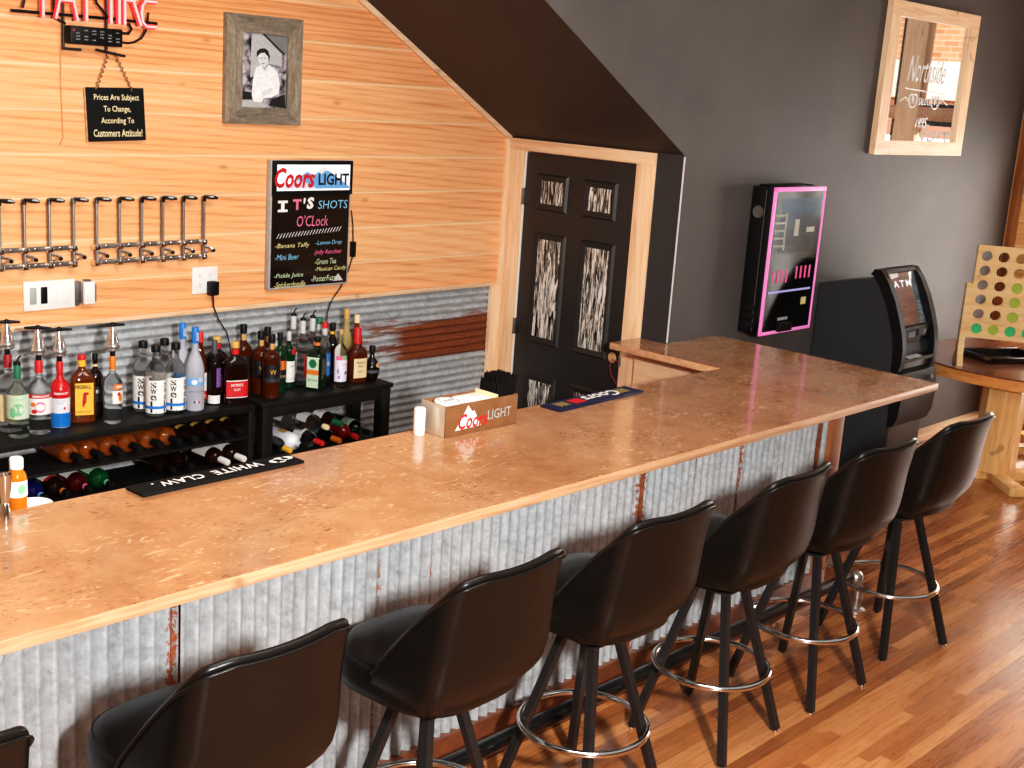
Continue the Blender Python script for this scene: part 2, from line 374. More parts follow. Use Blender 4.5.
def obj(name, g, mat, parent=None, smooth=35, world=True):
    """links what g holds as ONE mesh object; geometry is given in world space unless world=False"""
    me = bpy.data.meshes.new(name)
    off = Vector(LOC.get(parent.name, (0, 0, 0))) if (parent and world) else Vector((0, 0, 0))
    me.from_pydata([tuple(Vector(v) - off) for v in g.v], [], g.f); me.update()
    mats = mat if isinstance(mat, (list, tuple)) else [mat]
    for m in mats: me.materials.append(M[m] if isinstance(m, str) else m)
    if len(mats) > 1: me.polygons.foreach_set('material_index', g.mi)
    if smooth:
        me.polygons.foreach_set('use_smooth', [True] * len(me.polygons)); me.set_sharp_from_angle(angle=rad(smooth))
    o = bpy.data.objects.new(name, me); COL.objects.link(o)
    if parent:
        o.parent = parent; LOC[o.name] = tuple(off)
    return o
def tag(o, label, cat, group=None, kind=None):
    o['label'] = label; o['category'] = cat
    if group: o['group'] = group
    if kind: o['kind'] = kind
    return o
def thing(name, label, cat, loc=(0, 0, 0), group=None, rot=(0, 0, 0)):
    o = bpy.data.objects.new(name, None); COL.objects.link(o); o.empty_display_size = .05
    o.location = loc; o.rotation_euler = rot; LOC[o.name] = tuple(loc)
    return tag(o, label, cat, group)
def struct(name, g, mat, parent=None, smooth=35):
    o = obj(name, g, mat, parent, smooth); o['kind'] = 'structure'; return o
def dup(root, loc, rot, label, group=None):
    r = root.copy(); COL.objects.link(r); r.location = loc; r.rotation_euler = rot; r['label'] = label
    if group: r['group'] = group
    for ch in list(root.children):
        c = ch.copy(); COL.objects.link(c); c.parent = r
        for gch in list(ch.children):
            d = gch.copy(); COL.objects.link(d); d.parent = c
    return r

_tc = {}
def text_mesh(body, bold=0.0, shear=0.0, spacing=1.0):
    k = (body, bold, shear, spacing)
    if k not in _tc:
        cu = bpy.data.curves.new('lettering', 'FONT'); cu.body = body; cu.align_x = 'CENTER'; cu.align_y = 'CENTER'; cu.resolution_u = 2
        cu.offset = bold; cu.shear = shear; cu.space_character = spacing; cu.fill_mode = 'FRONT'
        ob = bpy.data.objects.new('lettering_tmp', cu); COL.objects.link(ob)
        dg = bpy.context.evaluated_depsgraph_get(); me = bpy.data.meshes.new_from_object(ob.evaluated_get(dg))
        vs = [v.co.copy() for v in me.vertices]; fs = [tuple(p.vertices) for p in me.polygons]
        bpy.data.objects.remove(ob); bpy.data.curves.remove(cu); bpy.data.meshes.remove(me)
        x0, x1 = min(v.x for v in vs), max(v.x for v in vs); y0, y1 = min(v.y for v in vs), max(v.y for v in vs)
        vs = [((v.x - (x0 + x1) / 2) / (x1 - x0), (v.y - (y0 + y1) / 2) / (y1 - y0)) for v in vs]
        _tc[k] = (vs, fs, (x1 - x0) / (y1 - y0))
    return _tc[k]
def text(g, body, f, w, h=None, bold=0.0, shear=0.0, spacing=1.0, at=(0, 0)):
    """adds lettering; f maps plane coords (x,y) to a point"""
    vs, fs, asp = text_mesh(body, bold, shear, spacing)
    if h is None: h = w / asp
    if w is None: w = h * asp
    return g.add([f(at[0] + x * w, at[1] + y * h) for x, y in vs], fs)
def onwall(x0, z0, y):   # plane facing -Y
    return lambda x, z: (x0 + x, y, z0 + z)

# ------------------------------------------------------------------ camera
CAM = Vector((-5.7147, -5.3809, 2.4297)); yaw, pitch, roll, F = .8295, -.2321, .0693, 1269.51
fw = Vector((math.sin(yaw) * math.cos(pitch), math.cos(yaw) * math.cos(pitch), math.sin(pitch)))
r0 = Vector((math.cos(yaw), -math.sin(yaw), 0)); u0 = r0.cross(fw)
rr = math.cos(roll) * r0 + math.sin(roll) * u0; uu = rr.cross(fw)
cam = bpy.data.cameras.new('camera'); co = bpy.data.objects.new('camera', cam); COL.objects.link(co)
m3 = Matrix((rr, uu, -fw)).transposed(); co.matrix_world = Matrix.Translation(CAM) @ m3.to_4x4()
cam.sensor_width = 36; cam.lens = F / 1024 * 36; cam.clip_start = .05; cam.clip_end = 200
scn.camera = co

# ------------------------------------------------------------------ the room shell
DY = -1.2968          # plane of the charcoal wall
struct('floor', G().box((-9, -10, -.06), (4.47, .25, 0)), 'floor', smooth=0)
# plank wall behind the bar; it follows the slope of the stair soffit
def soff(x): return 2.122 - (x + .005) * .575
struct('wall_back', G().prism([(-9, 1.21), (0, 1.21), (0, 2.11), (-3.2, soff(-3.2)), (-3.2, 4.3), (-9, 4.3)], 0.0, .12, 'y'), 'pine_wall', smooth=0)
struct('wall_back_lower', G().box((-9, .04, 0), (0, .12, 1.21)), 'black_wall', smooth=0)
def corrugated(x0, x1, z0, z1, y, amp, pitch, vertical):
    g = G(); L = (x1 - x0) if vertical else (z1 - z0); n = max(8, int(L / pitch * 8)); vs = []
    for i in range(n + 1):
        t = L * i / n; a = amp * math.cos(2 * PI * (t + (x0 if vertical else z0)) / pitch)
        if vertical: vs += [(x0 + t, y + a, z0), (x0 + t, y + a, z1)]
        else: vs += [(x0, y + a, z0 + t), (x1, y + a, z0 + t)]
    fs = [(2 * i, 2 * i + 2, 2 * i + 3, 2 * i + 1) if vertical else (2 * i, 2 * i + 1, 2 * i + 3, 2 * i + 2) for i in range(n)]
    return g.add(vs, fs)
struct('wall_backsplash', corrugated(-9, -.098, 0.0, 1.212, .012, .008, .044, False), 'galv_back', smooth=60)
struct('trim_1', G().box((-9, -.022, 1.208), (-.10, .01, 1.232), .003), 'trim_x')
struct('trim_2', G().box((-.10, -.018, 0), (0, .012, 1.21), .003), 'trim_v')
struct('trim_3', G().box((-.045, -.018, 1.21), (0, .012, 2.108), .003), 'trim_v')
# trim strip under the sloped soffit
a, b = Vector((-.005, 2.122)), Vector((-3.2, soff(-3.2))); nrm = Vector((.575, 1)).normalized() * .035
struct('trim_4', G().prism([tuple(a), tuple(b), tuple(b - nrm), tuple(a - nrm)], -.022, .01, 'y'), 'trim_x')
# stair soffit: sloped slab between the plank wall and the charcoal wall
a2, b2 = Vector((0.0, 2.1127)), Vector((-3.2, soff(-3.2) - .004)); up = Vector((.498, .867)) * .10
struct('ceiling', G().prism([tuple(a2), tuple(b2), tuple(b2 + up), tuple(a2 + up)], DY + .002, .0, 'y'), 'soffit', smooth=0)
# charcoal wall (room side) reaching up beside the stair
struct('wall_right', G().prism([(0, 0), (4.47, 0), (4.47, 4.3), (-3.35, 4.3), (-3.2, soff(-3.2)), (0, 2.1127)], DY, DY + .10, 'y'), 'grey_wall', smooth=0)
struct('base_strip_right', G().box((2.075, DY - .10, 0), (4.45, DY, .055), .004), 'trim_x')  # low pale strip along the foot of the charcoal wall
# the door wall
g = G(); g.box((-.002, DY + .001, 0), (.12, -1.10, 2.112)); struct('wall_door', g, 'black_wall', smooth=0)
g = G(); g.box((0, -.02, 2.03), (.12, 0, 2.13)); g.box((0, -1.115, 2.045), (.12, 0, 2.13)); struct('wall_door_head', g, 'black_wall', smooth=0)
struct('trim_5', G().tube([(-.004, DY - .004, 1.08), (-.004, DY - .004, 2.105)], .005, 8), 'silver')      # corner bead
# door casing
struct('trim_6', G().box((-.018, -.132, 0), (.05, -.0, 2.045), .003), 'trim_v')
struct('trim_7', G().box((-.018, -1.115, 0), (.05, -.988, 2.045), .003), 'trim_v')
struct('trim_8', G().box((-.020, -1.115, 2.043), (.05, -.0, 2.110), .003), 'trim_y')
struct('trim_9', G().box((.0, -.139, 0), (.05, -.130, 2.043), 0), 'white')                           # jamb edge, its white lit look painted in
# six-panel door
d = thing('door_1', 'black six-panel interior door with streaky obscure glass panes, in pale pine casing', 'door', (.012, -.14, 0)); d['kind'] = 'structure'
g = G(); g.box((.006, -.984, .01), (.046, -.1405, 2.035), .002); obj('door_slab', g, 'door', d)
pan = [(-.485, -.235, 1.70, 1.92, 1), (-.855, -.603, 1.70, 1.92, 1), (-.50, -.24, .893, 1.572, 1), (-.872, -.612, .893, 1.572, 1), (-.505, -.245, .12, .70, 1), (-.872, -.615, .12, .70, 1)]
for y0, y1, z0, z1, gl in pan:
    g = G(); w = .042; x0, x1, x2 = .006, -.008, .004
    O = [(y0, z0), (y1, z0), (y1, z1), (y0, z1)]; q = .012
    O2 = [(y0 + q, z0 + q), (y1 - q, z0 + q), (y1 - q, z1 - q), (y0 + q, z1 - q)]
    I = [(y0 + w, z0 + w), (y1 - w, z0 + w), (y1 - w, z1 - w), (y0 + w, z1 - w)]
    vs = [(x0, *p) for p in O] + [(x1, *p) for p in O2] + [(x2, *p) for p in I]
    fs = []
    for i in range(4):
        j = (i + 1) % 4; fs += [(i, j, 4 + j, 4 + i), (4 + i, 4 + j, 8 + j, 8 + i)]
    g.add(vs, fs); mo = obj('panel_moulding', g, 'door', d, smooth=0)
    obj('pane', G().box((.001, y0 + w, z0 + w), (.0058, y1 - w, z1 - w)), 'streak', mo, smooth=0)
for z in (1.77, .97):
    g = G(); g.box((-.006, -.142, z - .05), (.008, -.118, z + .05), .001)
    for k in range(5): g.tube([(-.008, -.131, z - .05 + k * .02), (-.008, -.131, z - .032 + k * .02)], .007, 8)
    obj('hinge', g, 'steel', d)
g = G(); g.lathe([(.03, 0), (.03, .003), (.024, .004)], 20, mat=Matrix.Translation((.006, -.918, .92)) @ Matrix.Rotation(-PI / 2, 4, 'Y')); obj('knob_hole', g, 'cork', d)
wp = [(.0, -.925, .915), (-.02, -.95, .91), (-.022, -.985, .913), (-.02, -.99, .90)]
wp2 = [(.0, -.918, .905), (-.02, -.925, .87), (-.025, -.945, .825), (-.022, -.975, .79), (-.018, -.985, .775)]
g = G(); g.tube(wp, .0025, 6); g.tube(wp2, .0022, 6); obj('wire', g, 'dkred', d)
g = G(); g.box((-.022, -1.002, .885), (-.018, -.985, .945), .001); obj('strike_plate', g, 'steel', d)

# side wall with the street window at the far right
WX = 4.47
g = G(); g.box((WX, -1.60, 0), (WX + .15, DY + .1, 4.3)); g.box((WX, -4.6, 0), (WX + .15, -1.60, .18)); g.box((WX, -10, 0), (WX + .15, -4.6, 4.3)); g.box((WX, -4.6, 3.6), (WX + .15, -1.60, 4.3))
struct('wall_side', g, 'pine_side', smooth=0)
struct('trim_10', G().box((WX - .02, -1.395, 0), (WX, -1.312, 4.2), .003), 'brown_v')
w = thing('window_1', 'large street window with pine mullion and transom, reflected in the wall mirror', 'window', (WX + .05, -3.1, .18)); w['kind'] = 'structure'
g = G()
for y0, y1 in ((-1.66, -1.60), (-2.42, -2.22), (-3.5, -3.4), (-4.6, -4.5)): g.box((WX - .01, y0, .18), (WX + .12, y1, 3.6), .004)
obj('window_frame', g, 'trim_v', w)
g = G()
for z0, z1 in ((.18, .26), (2.36, 2.47), (3.54, 3.6)): g.box((WX - .005, -4.6, z0), (WX + .11, -1.60, z1), .004)
obj('window_rail', g, 'edge', w)
g = G(); g.box((WX + .055, -2.22, 2.32), (WX + .09, -1.6, 2.36)); g.box((WX + .055, -2.22, 2.47), (WX + .09, -1.6, 2.50)); g.box((WX + .05, -2.47, .26), (WX + .1, -2.42, 3.6)); obj('window_gasket', g, 'black', w)
obj('pane', G().box((WX + .06, -4.55, .24), (WX + .066, -1.62, 3.58)), 'win_glass', w, smooth=0)
g = G(); text(g, 'North S', lambda x, z: (WX + .05, -2.0 + x, 2.255 + z), .54, .15, .02, .3); obj('lettering', g, 'white', w, smooth=0)
# the street outside
struct('street', G().box((WX + .2, -14, -.3), (30, 12, -.15)), 'pavement', smooth=0)
fa = thing('brick_building', 'sunlit brick facade across the street seen only in the mirror', 'building', (11, -3, -.15)); fa['kind'] = 'structure'
obj('wall', G().box((11, -16, -.15), (12, 10, 8)), 'brick', fa, smooth=0)
obj('stone_band', G().box((10.9, -16, 2.6), (11, 10, 3.1)), 'paper', fa, smooth=0)
obj('awning', G().box((10.6, -16, 1.9), (11, 10, 2.3)), plain('faded_awning', srgb(216, 160, 140)), fa, smooth=0)

struct('wall_front', G().box((-9, -10.1, 0), (4.6, -10, 4.3)), 'front_paint', smooth=0)
struct('wall_left', G().box((-9.1, -10, 0), (-9, .2, 4.3)), 'pine_side', smooth=0)

# ------------------------------------------------------------------ bar counter
HB = 1.0752; YF, YB = -2.668, -1.846; XR = .492; XO = -.274; TY = -1.1153; LX = -6.6
bar = thing('bar_counter', 'long L-shaped bar counter with copper-brown lacquered top and corrugated metal front', 'bar counter', (-2.5, -2.25, 0))
outl = [(LX, YF), (XR, YF), (XR, DY - .002), (-.02, DY - .002), (-.02, TY), (XO, TY), (XO, YB), (LX, YB)]
obj('countertop', G().prism(outl, HB - .034, HB, 'z'), 'bartop', bar, smooth=0)
obj('edge_strip', G().box((LX, YF - .006, HB - .036), (XR, YF, HB - .001), .0015), 'edge', bar)
obj('edge_strip', G().box((XO - .006, YB - .0, HB - .036), (XO, TY, HB - .001), .0015), 'edge', bar)
obj('edge_strip', G().box((XR, YF, HB - .036), (XR + .006, DY - .004, HB - .001), .0015), 'edge', bar)
obj('cabinet_body', G().box((LX, -2.485, .0), (-.165, -1.95, HB - .034)), 'brown_v', bar, smooth=0)
PX = [-6.0, -5.30, -4.59, -3.88, -3.141, -2.435, -1.764, -1.05, -.305]
for x0, x1 in zip(PX[:-1], PX[1:]):
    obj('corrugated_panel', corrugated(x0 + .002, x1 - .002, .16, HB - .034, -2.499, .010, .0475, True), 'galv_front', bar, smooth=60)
for x in (-1.764, -.372):
    obj('seam_strip', G().box((x - .008, -2.512, .17), (x + .008, -2.496, HB - .036), .002), 'steel_seam', bar)
obj('end_post', G().box((-.305, -2.515, 0), (-.16, -2.47, HB - .034), .003), lumber('rusty_post', [(.3, srgb(116, 66, 36)), (.5, srgb(150, 92, 54)), (.7, srgb(176, 118, 76))], (20, 20, 2)), bar)
obj('skirting_board', G().box((LX, -2.522, 0), (-.17, -2.486, .172), .003), 'rust_board', bar)
g = G(); g.box((-.02, -1.94, 0), (.38, DY - .003, HB - .034)); g.box((-.045, -1.9, .0), (-.02, -1.118, HB - .036)); obj('return_panel', g, 'trim_y', bar, smooth=0)

fr = thing('foot_rail', 'black tubular foot rail with chrome bracket running along the foot of the bar', 'foot rail', (-2.5, -2.66, 0))
RY, RZ = -2.655, .165
obj('rail_tube', G().tube([(LX, RY, RZ), (-.16, RY, RZ)], .030, 16), 'rail_black', fr)
for x in (-.14,):
    g = G(); g.lathe([(.048, 0), (.048, .007), (.028, .014), (.024, .03), (.029, .06), (.024, .09), (.027, .13)], 16, (x, RY - .04, 0)); g.ball((x, RY - .02, RZ), .038)
    g.tube([(x, RY, RZ), (x, -2.60, RZ + .02), (x, -2.535, RZ + .03)], .012, 8); g.lathe([(.032, 0), (.032, .008), (.015, .014)], 14, mat=Matrix.Translation((x, -2.523, RZ + .03)) @ Matrix.Rotation(PI / 2, 4, 'X'))
    obj('bracket', g, 'steel', fr)

# ------------------------------------------------------------------ bar stools
SOX = .038      # the bucket sits a little off its swivel
FLAT, CR, SIDE = .188, .055, .175
ARC = FLAT + CR * PI / 2 + SIDE
def shell_pt(u, t, off=0.0):
    """u: -1..1 along the bucket's plan (0 = middle of the back); t: 0 bottom .. 1 rim; off pushes inwards"""
    sgn = -1 if u < 0 else 1; q = abs(u) * ARC
    if q < FLAT: x, y, nx, ny = q, .020 * (q / FLAT) ** 2, -.12 * q / FLAT, 1.0
    elif q < FLAT + CR * PI / 2:
        a = (q - FLAT) / CR; x = FLAT + CR * math.sin(a); y = .020 + CR * (1 - math.cos(a)); nx, ny = -math.sin(a), math.cos(a)
    else: x = FLAT + CR; y = .020 + CR + (q - FLAT - CR * PI / 2); nx, ny = -1.0, 0.0
    fwd_ = max(0.0, y - .012)
    top = max(.752, 1.122 + .010 * (min(q, FLAT + .03) / FLAT) ** 2 - 1.52 * fwd_)
    if top < .80: top = .752 + (top - .752) * .8
    z = .668 + (top - .668) * t
    rz = min(1.0, .78 + .22 * math.sin(min(1, (z - .668) / .11) * PI / 2) ** .8) * (1 + .05 * math.exp(-((z - .82) / .12) ** 2))
    X = (x + nx * off) * rz; Y = -.245 * rz + (y + ny * off) * (1.0 if y > .1 else rz)
    lean = .20 * (z - .668) * max(0.0, 1 - fwd_ / .26)
    return Vector((sgn * X + SOX, Y + .03 - lean, z - off * .10 * (1 - t)))
def make_stool():
    t = thing('bar_stool', 'x', 'bar stool', (0, 0, 0), 'black vinyl bar stools along the bar')
    NTH, NT_ = 64, 14; ths = [-1 + 2 * i / NTH for i in range(NTH + 1)]
    g = G(); vs, fs = [], []
    W = NT_ + 1
    for layer, off in ((0, 0.0), (1, .030)):
        for th in ths:
            for j in range(W): vs.append(shell_pt(th, j / NT_ * (1 if layer == 0 else .985), off if j < NT_ else off * .8))
    N = (NTH + 1) * W
    for i in range(NTH):
        for j in range(NT_):
            a = i * W + j; b = (i + 1) * W + j
            fs.append((a, b, b + 1, a + 1)); fs.append((N + a, N + a + 1, N + b + 1, N + b))
        a = i * W + NT_; b = (i + 1) * W + NT_; fs.append((a, b, N + b, N + a))
    for i in (0, NTH):
        for j in range(NT_):
            a = i * W + j
            q = (a, a + 1, N + a + 1, N + a); fs.append(q if i == 0 else q[::-1])
    # bottom pan closing the bucket
    c0 = len(vs); vs.append((SOX, -.02, .648))
    ring = [i * W for i in range(NTH + 1)]
    for i in range(NTH): fs.append((ring[i + 1], ring[i], c0))
    fs.append((ring[0], ring[-1], c0))
    g.add(vs, fs); sh = obj('backrest', g, 'vinyl', t, smooth=60)
    rim = [(shell_pt(th, 1.0, .0) + shell_pt(th, 1.0, .03)) / 2 + Vector((0, 0, .0)) for th in ths]
    obj('rim_roll', G().tube(rim, [.005] + [.0125] * (NTH - 1) + [.005], 10), 'vinyl', sh, smooth=80)
    pip = [shell_pt(th, .985, -.004) for th in ths]; obj('piping', G().tube(pip, .0045, 6), 'vinyl', sh, smooth=80)
    # seat cushion: rounded slab with a crowned top
    g = G(); prof = []
    def se(th, a, b, e=3.4):
        s, c = math.sin(th), math.cos(th); q = (abs(s) ** e + abs(c) ** e) ** (-1 / e); return s * q * a, -c * q * b
    levels = [(.88, .662), (.975, .675), (1.0, .705), (1.0, .745), (.985, .768), (.94, .784), (.85, .796), (.6, .804), (.3, .806), (.02, .806)]
    SEG = 48; vs = []
    for k, z in levels:
        for i in range(SEG):
            x, y = se(2 * PI * i / SEG, .240 * k, .235 * k); fx = 1 + (.04 * (y / .2)); vs.append((x * fx + SOX, y + .035, z + (.012 * (y / .2) if z > .7 else 0)))
    fs = [(i * SEG + k, i * SEG + (k + 1) % SEG, (i + 1) * SEG + (k + 1) % SEG, (i + 1) * SEG + k) for i in range(len(levels) - 1) for k in range(SEG)]
    fs += [list(range(SEG))[::-1], [(len(levels) - 1) * SEG + k for k in range(SEG)]]
    g.add(vs, fs); se_o = obj('seat', g, 'vinyl', t, smooth=70)
    st = []
    for i in range(49):
        x, y = se(2 * PI * i / 48, .240 * .955, .235 * .955); fx = 1 + .04 * (y / .2); st.append((x * fx + SOX, y + .035, .7805 + .012 * (y / .2)))
    obj('stitching', G().tube(st[:-1], .0022, 5, closed=True), 'black_matte', se_o, smooth=60)
    g = G(); g.box((-.09, -.09, .640), (.09, .09, .650), .003); g.lathe([(.06, .624), (.06, .640)], 20); g.box((-.085, -.085, .612), (.085, .085, .624), .003); obj('swivel_plate', g, 'black_steel', t)
    for sx, sy in ((-1, -1), (1, -1), (1, 1), (-1, 1)):
        p0 = (sx * .205, sy * .205, .012); p1 = (sx * .066, sy * .066, .618)
        lg = obj('leg', G().tube([p0, p1], .014, square=True, ang=0), 'black_steel', t, smooth=0)
        obj('glide', G().lathe([(.010, 0), (.013, .003), (.013, .010), (.007, .014)], 12, (p0[0], p0[1], 0)), 'chrome', lg)
    RR = .222; obj('foot_ring', G().tube([(RR * math.cos(2 * PI * i / 40), RR * math.sin(2 * PI * i / 40),   .288) for i in range(40)], .0125, 10, closed=True), 'chrome', t, smooth=80)
    return t
st0 = make_stool()
SP = [(-.359, -2.934, -15, 'black bucket bar stool farthest along, nearest the light wood table pedestal'),
      (-1.082, -2.927, -2, 'black bucket bar stool in front of the rusty end post, second from the table'),
      (-1.754, -2.915, 3, 'black bucket bar stool third from the table, beside the rusted panel seam'),
      (-2.545, -2.90, 0, 'black bucket bar stool in the middle'),
      (-3.300, -2.90, 2, 'black bucket bar stool third from the near end, its whole seat cushion showing'),
      (-4.130, -2.90, 2, 'black bucket bar stool second from the near end, cut off below its seat'),
      (-4.955, -2.90, 0, 'black bucket bar stool nearest the camera, only the tip of its back in view')]
OFF = (.012, -.012, -.008, .028, .022, .047, .052)
SP = [(x + o, y, a, l) for (x, y, a, l), o in zip(SP, OFF)]
SP[3] = SP[3][:3] + ('black bucket bar stool fourth from the table, middle one of the row',)
for i, (x, y, a, lab) in enumerate(SP):
    if i == 0: st0.location = (x, y, 0); st0.rotation_euler = (0, 0, rad(a)); st0['label'] = lab
    else: dup(st0, (x, y, 0), (0, 0, rad(a)), lab)

for ch_o in st0.children:      # the farthest seat is swivelled square to the bar while its legs are turned
    if ch_o.name.split('.')[0] in ('seat', 'backrest'): ch_o.rotation_euler = (0, 0, rad(14))

# ------------------------------------------------------------------ back-bar shelves
ZT, ZM, ZL = .80, .646, .50
u1 = thing('shelf_unit', 'low black back-bar shelf with three decks of bottles, at the left behind the bar', 'shelf', (-3.1, -.21, 0))
for z, th_ in ((ZT, .032), (ZM, .014), (ZL, .024), (.25, .024)): obj('deck', G().box((-4.6, -.36, z - th_), (-2.092, -.055, z), .003), 'shelf', u1)
for x in (-2.125, -4.6): obj('upright', G().box((x, -.355, 0), (x + .032, -.06, ZT - .032), .003), 'shelf', u1)
u2 = thing('shelf_unit', 'black open table-like shelf with thick legs, right of the long bottle shelf', 'shelf', (-1.62, -.21, 0))
obj('top_board', G().box((-2.055, -.365, ZT - .024), (-1.19, -.055, ZT), .003), 'shelf', u2)
g = G(); g.box((-2.03, -.355, ZT - .082), (-1.215, -.335, ZT - .024), .002); g.box((-2.04, -.085, ZT - .082), (-1.205, -.06, ZT - .024), .002); g.box((-1.23, -.34, ZT - .082), (-1.205, -.08, ZT - .024), .002); g.box((-2.04, -.34, ZT - .082), (-2.015, -.08, ZT - .024), .002)
obj('apron', g, 'shelf', u2)
for x, y in ((-2.045, -.36), (-1.265, -.36), (-1.265, -.12), (-2.045, -.12)): obj('leg', G().box((x, y, 0), (x + .062, y + .062, ZT - .024), .003), 'shelf', u2)
obj('lower_board', G().box((-2.04, -.355, ZL - .024), (-1.205, -.06, ZL), .003), 'shelf', u2)

# ------------------------------------------------------------------ bottles
KIND = {  # (radius, height) fractions
    'round': [(.80, 0), (.97, .012), (1, .03), (1, .60), (.97, .645), (.86, .685), (.62, .72), (.42, .745), (.33, .775), (.30, .82), (.30, .92)],
    'smir': [(.80, 0), (.96, .012), (1, .04), (.97, .14), (.95, .2), (.97, .26), (1, .30), (1, .58), (.96, .62), (.8, .665), (.55, .71), (.38, .74), (.31, .78), (.29, .92)],
    'swell': [(.82, 0), (.97, .012), (1, .03), (1, .56), (.97, .62), (.86, .68), (.64, .73), (.43, .76), (.34, .79), (.32, .85), (.32, .92)],
    'goose': [(.85, 0), (.98, .012), (1, .03), (1, .46), (.96, .52), (.84, .58), (.66, .635), (.48, .68), (.37, .72), (.33, .78), (.31, .95)],
    'flask': [(.92, 0), (.99, .012), (1, .03), (1, .58), (.97, .63), (.86, .69), (.6, .74), (.38, .775), (.30, .81), (.29, .92)],
    'maker': [(.9, 0), (.99, .012), (1, .03), (1, .50), (.93, .56), (.75, .62), (.52, .67), (.40, .72), (.36, .77), (.35, .92)],
    'tall': [(.85, 0), (.98, .012), (1, .03), (1, .56), (.95, .62), (.80, .68), (.60, .735), (.46, .78), (.40, .83), (.38, .92)],
    'stout': [(.85, 0), (.98, .012), (1, .03), (1, .60), (.985, .635), (.90, .665), (.66, .685), (.42, .70), (.33, .73), (.30, .78), (.30, .92)],
    'orb': [(.55, 0), (.7, .02), (.92, .14), (1, .28), (.95, .42), (.75, .54), (.45, .62), (.30, .68), (.28, .80), (.28, .88)],
}
def bot_pt(kind_e, dy, r, ang, z):
    e = kind_e; x, y = math.sin(ang), -math.cos(ang)
    if e > 2:
        q = (abs(x) ** e + abs(y) ** e) ** (-1 / e); x, y = x * q, y * q
    return (x * r, y * r * dy, z)
def arc_label(r, z0, z1, arc, ang0=0.0, e=2.0, dy=1.0, k=1.018):
    g = G(); n = max(6, int(arc / 9)); vs = []
    for i in range(n + 1):
        a = rad(ang0 - arc / 2 + arc * i / n); vs += [bot_pt(e, dy, r * k, a, z0), bot_pt(e, dy, r * k, a, z1)]
    return g.add(vs, [(2 * i, 2 * i + 2, 2 * i + 3, 2 * i + 1) for i in range(n)])
def arc_text(g, body, r, zc, w, h, ang0=0.0, e=2.0, dy=1.0, k=1.035, **kw):
    if e > 2 and abs(ang0) < 1: f = lambda x, z: (x, -r * dy * k, zc + z)
    else: f = lambda x, z: bot_pt(2.0, 1.0, r * k, rad(ang0) + x / r, zc + z)
    return text(g, body, f, w, h, **kw)
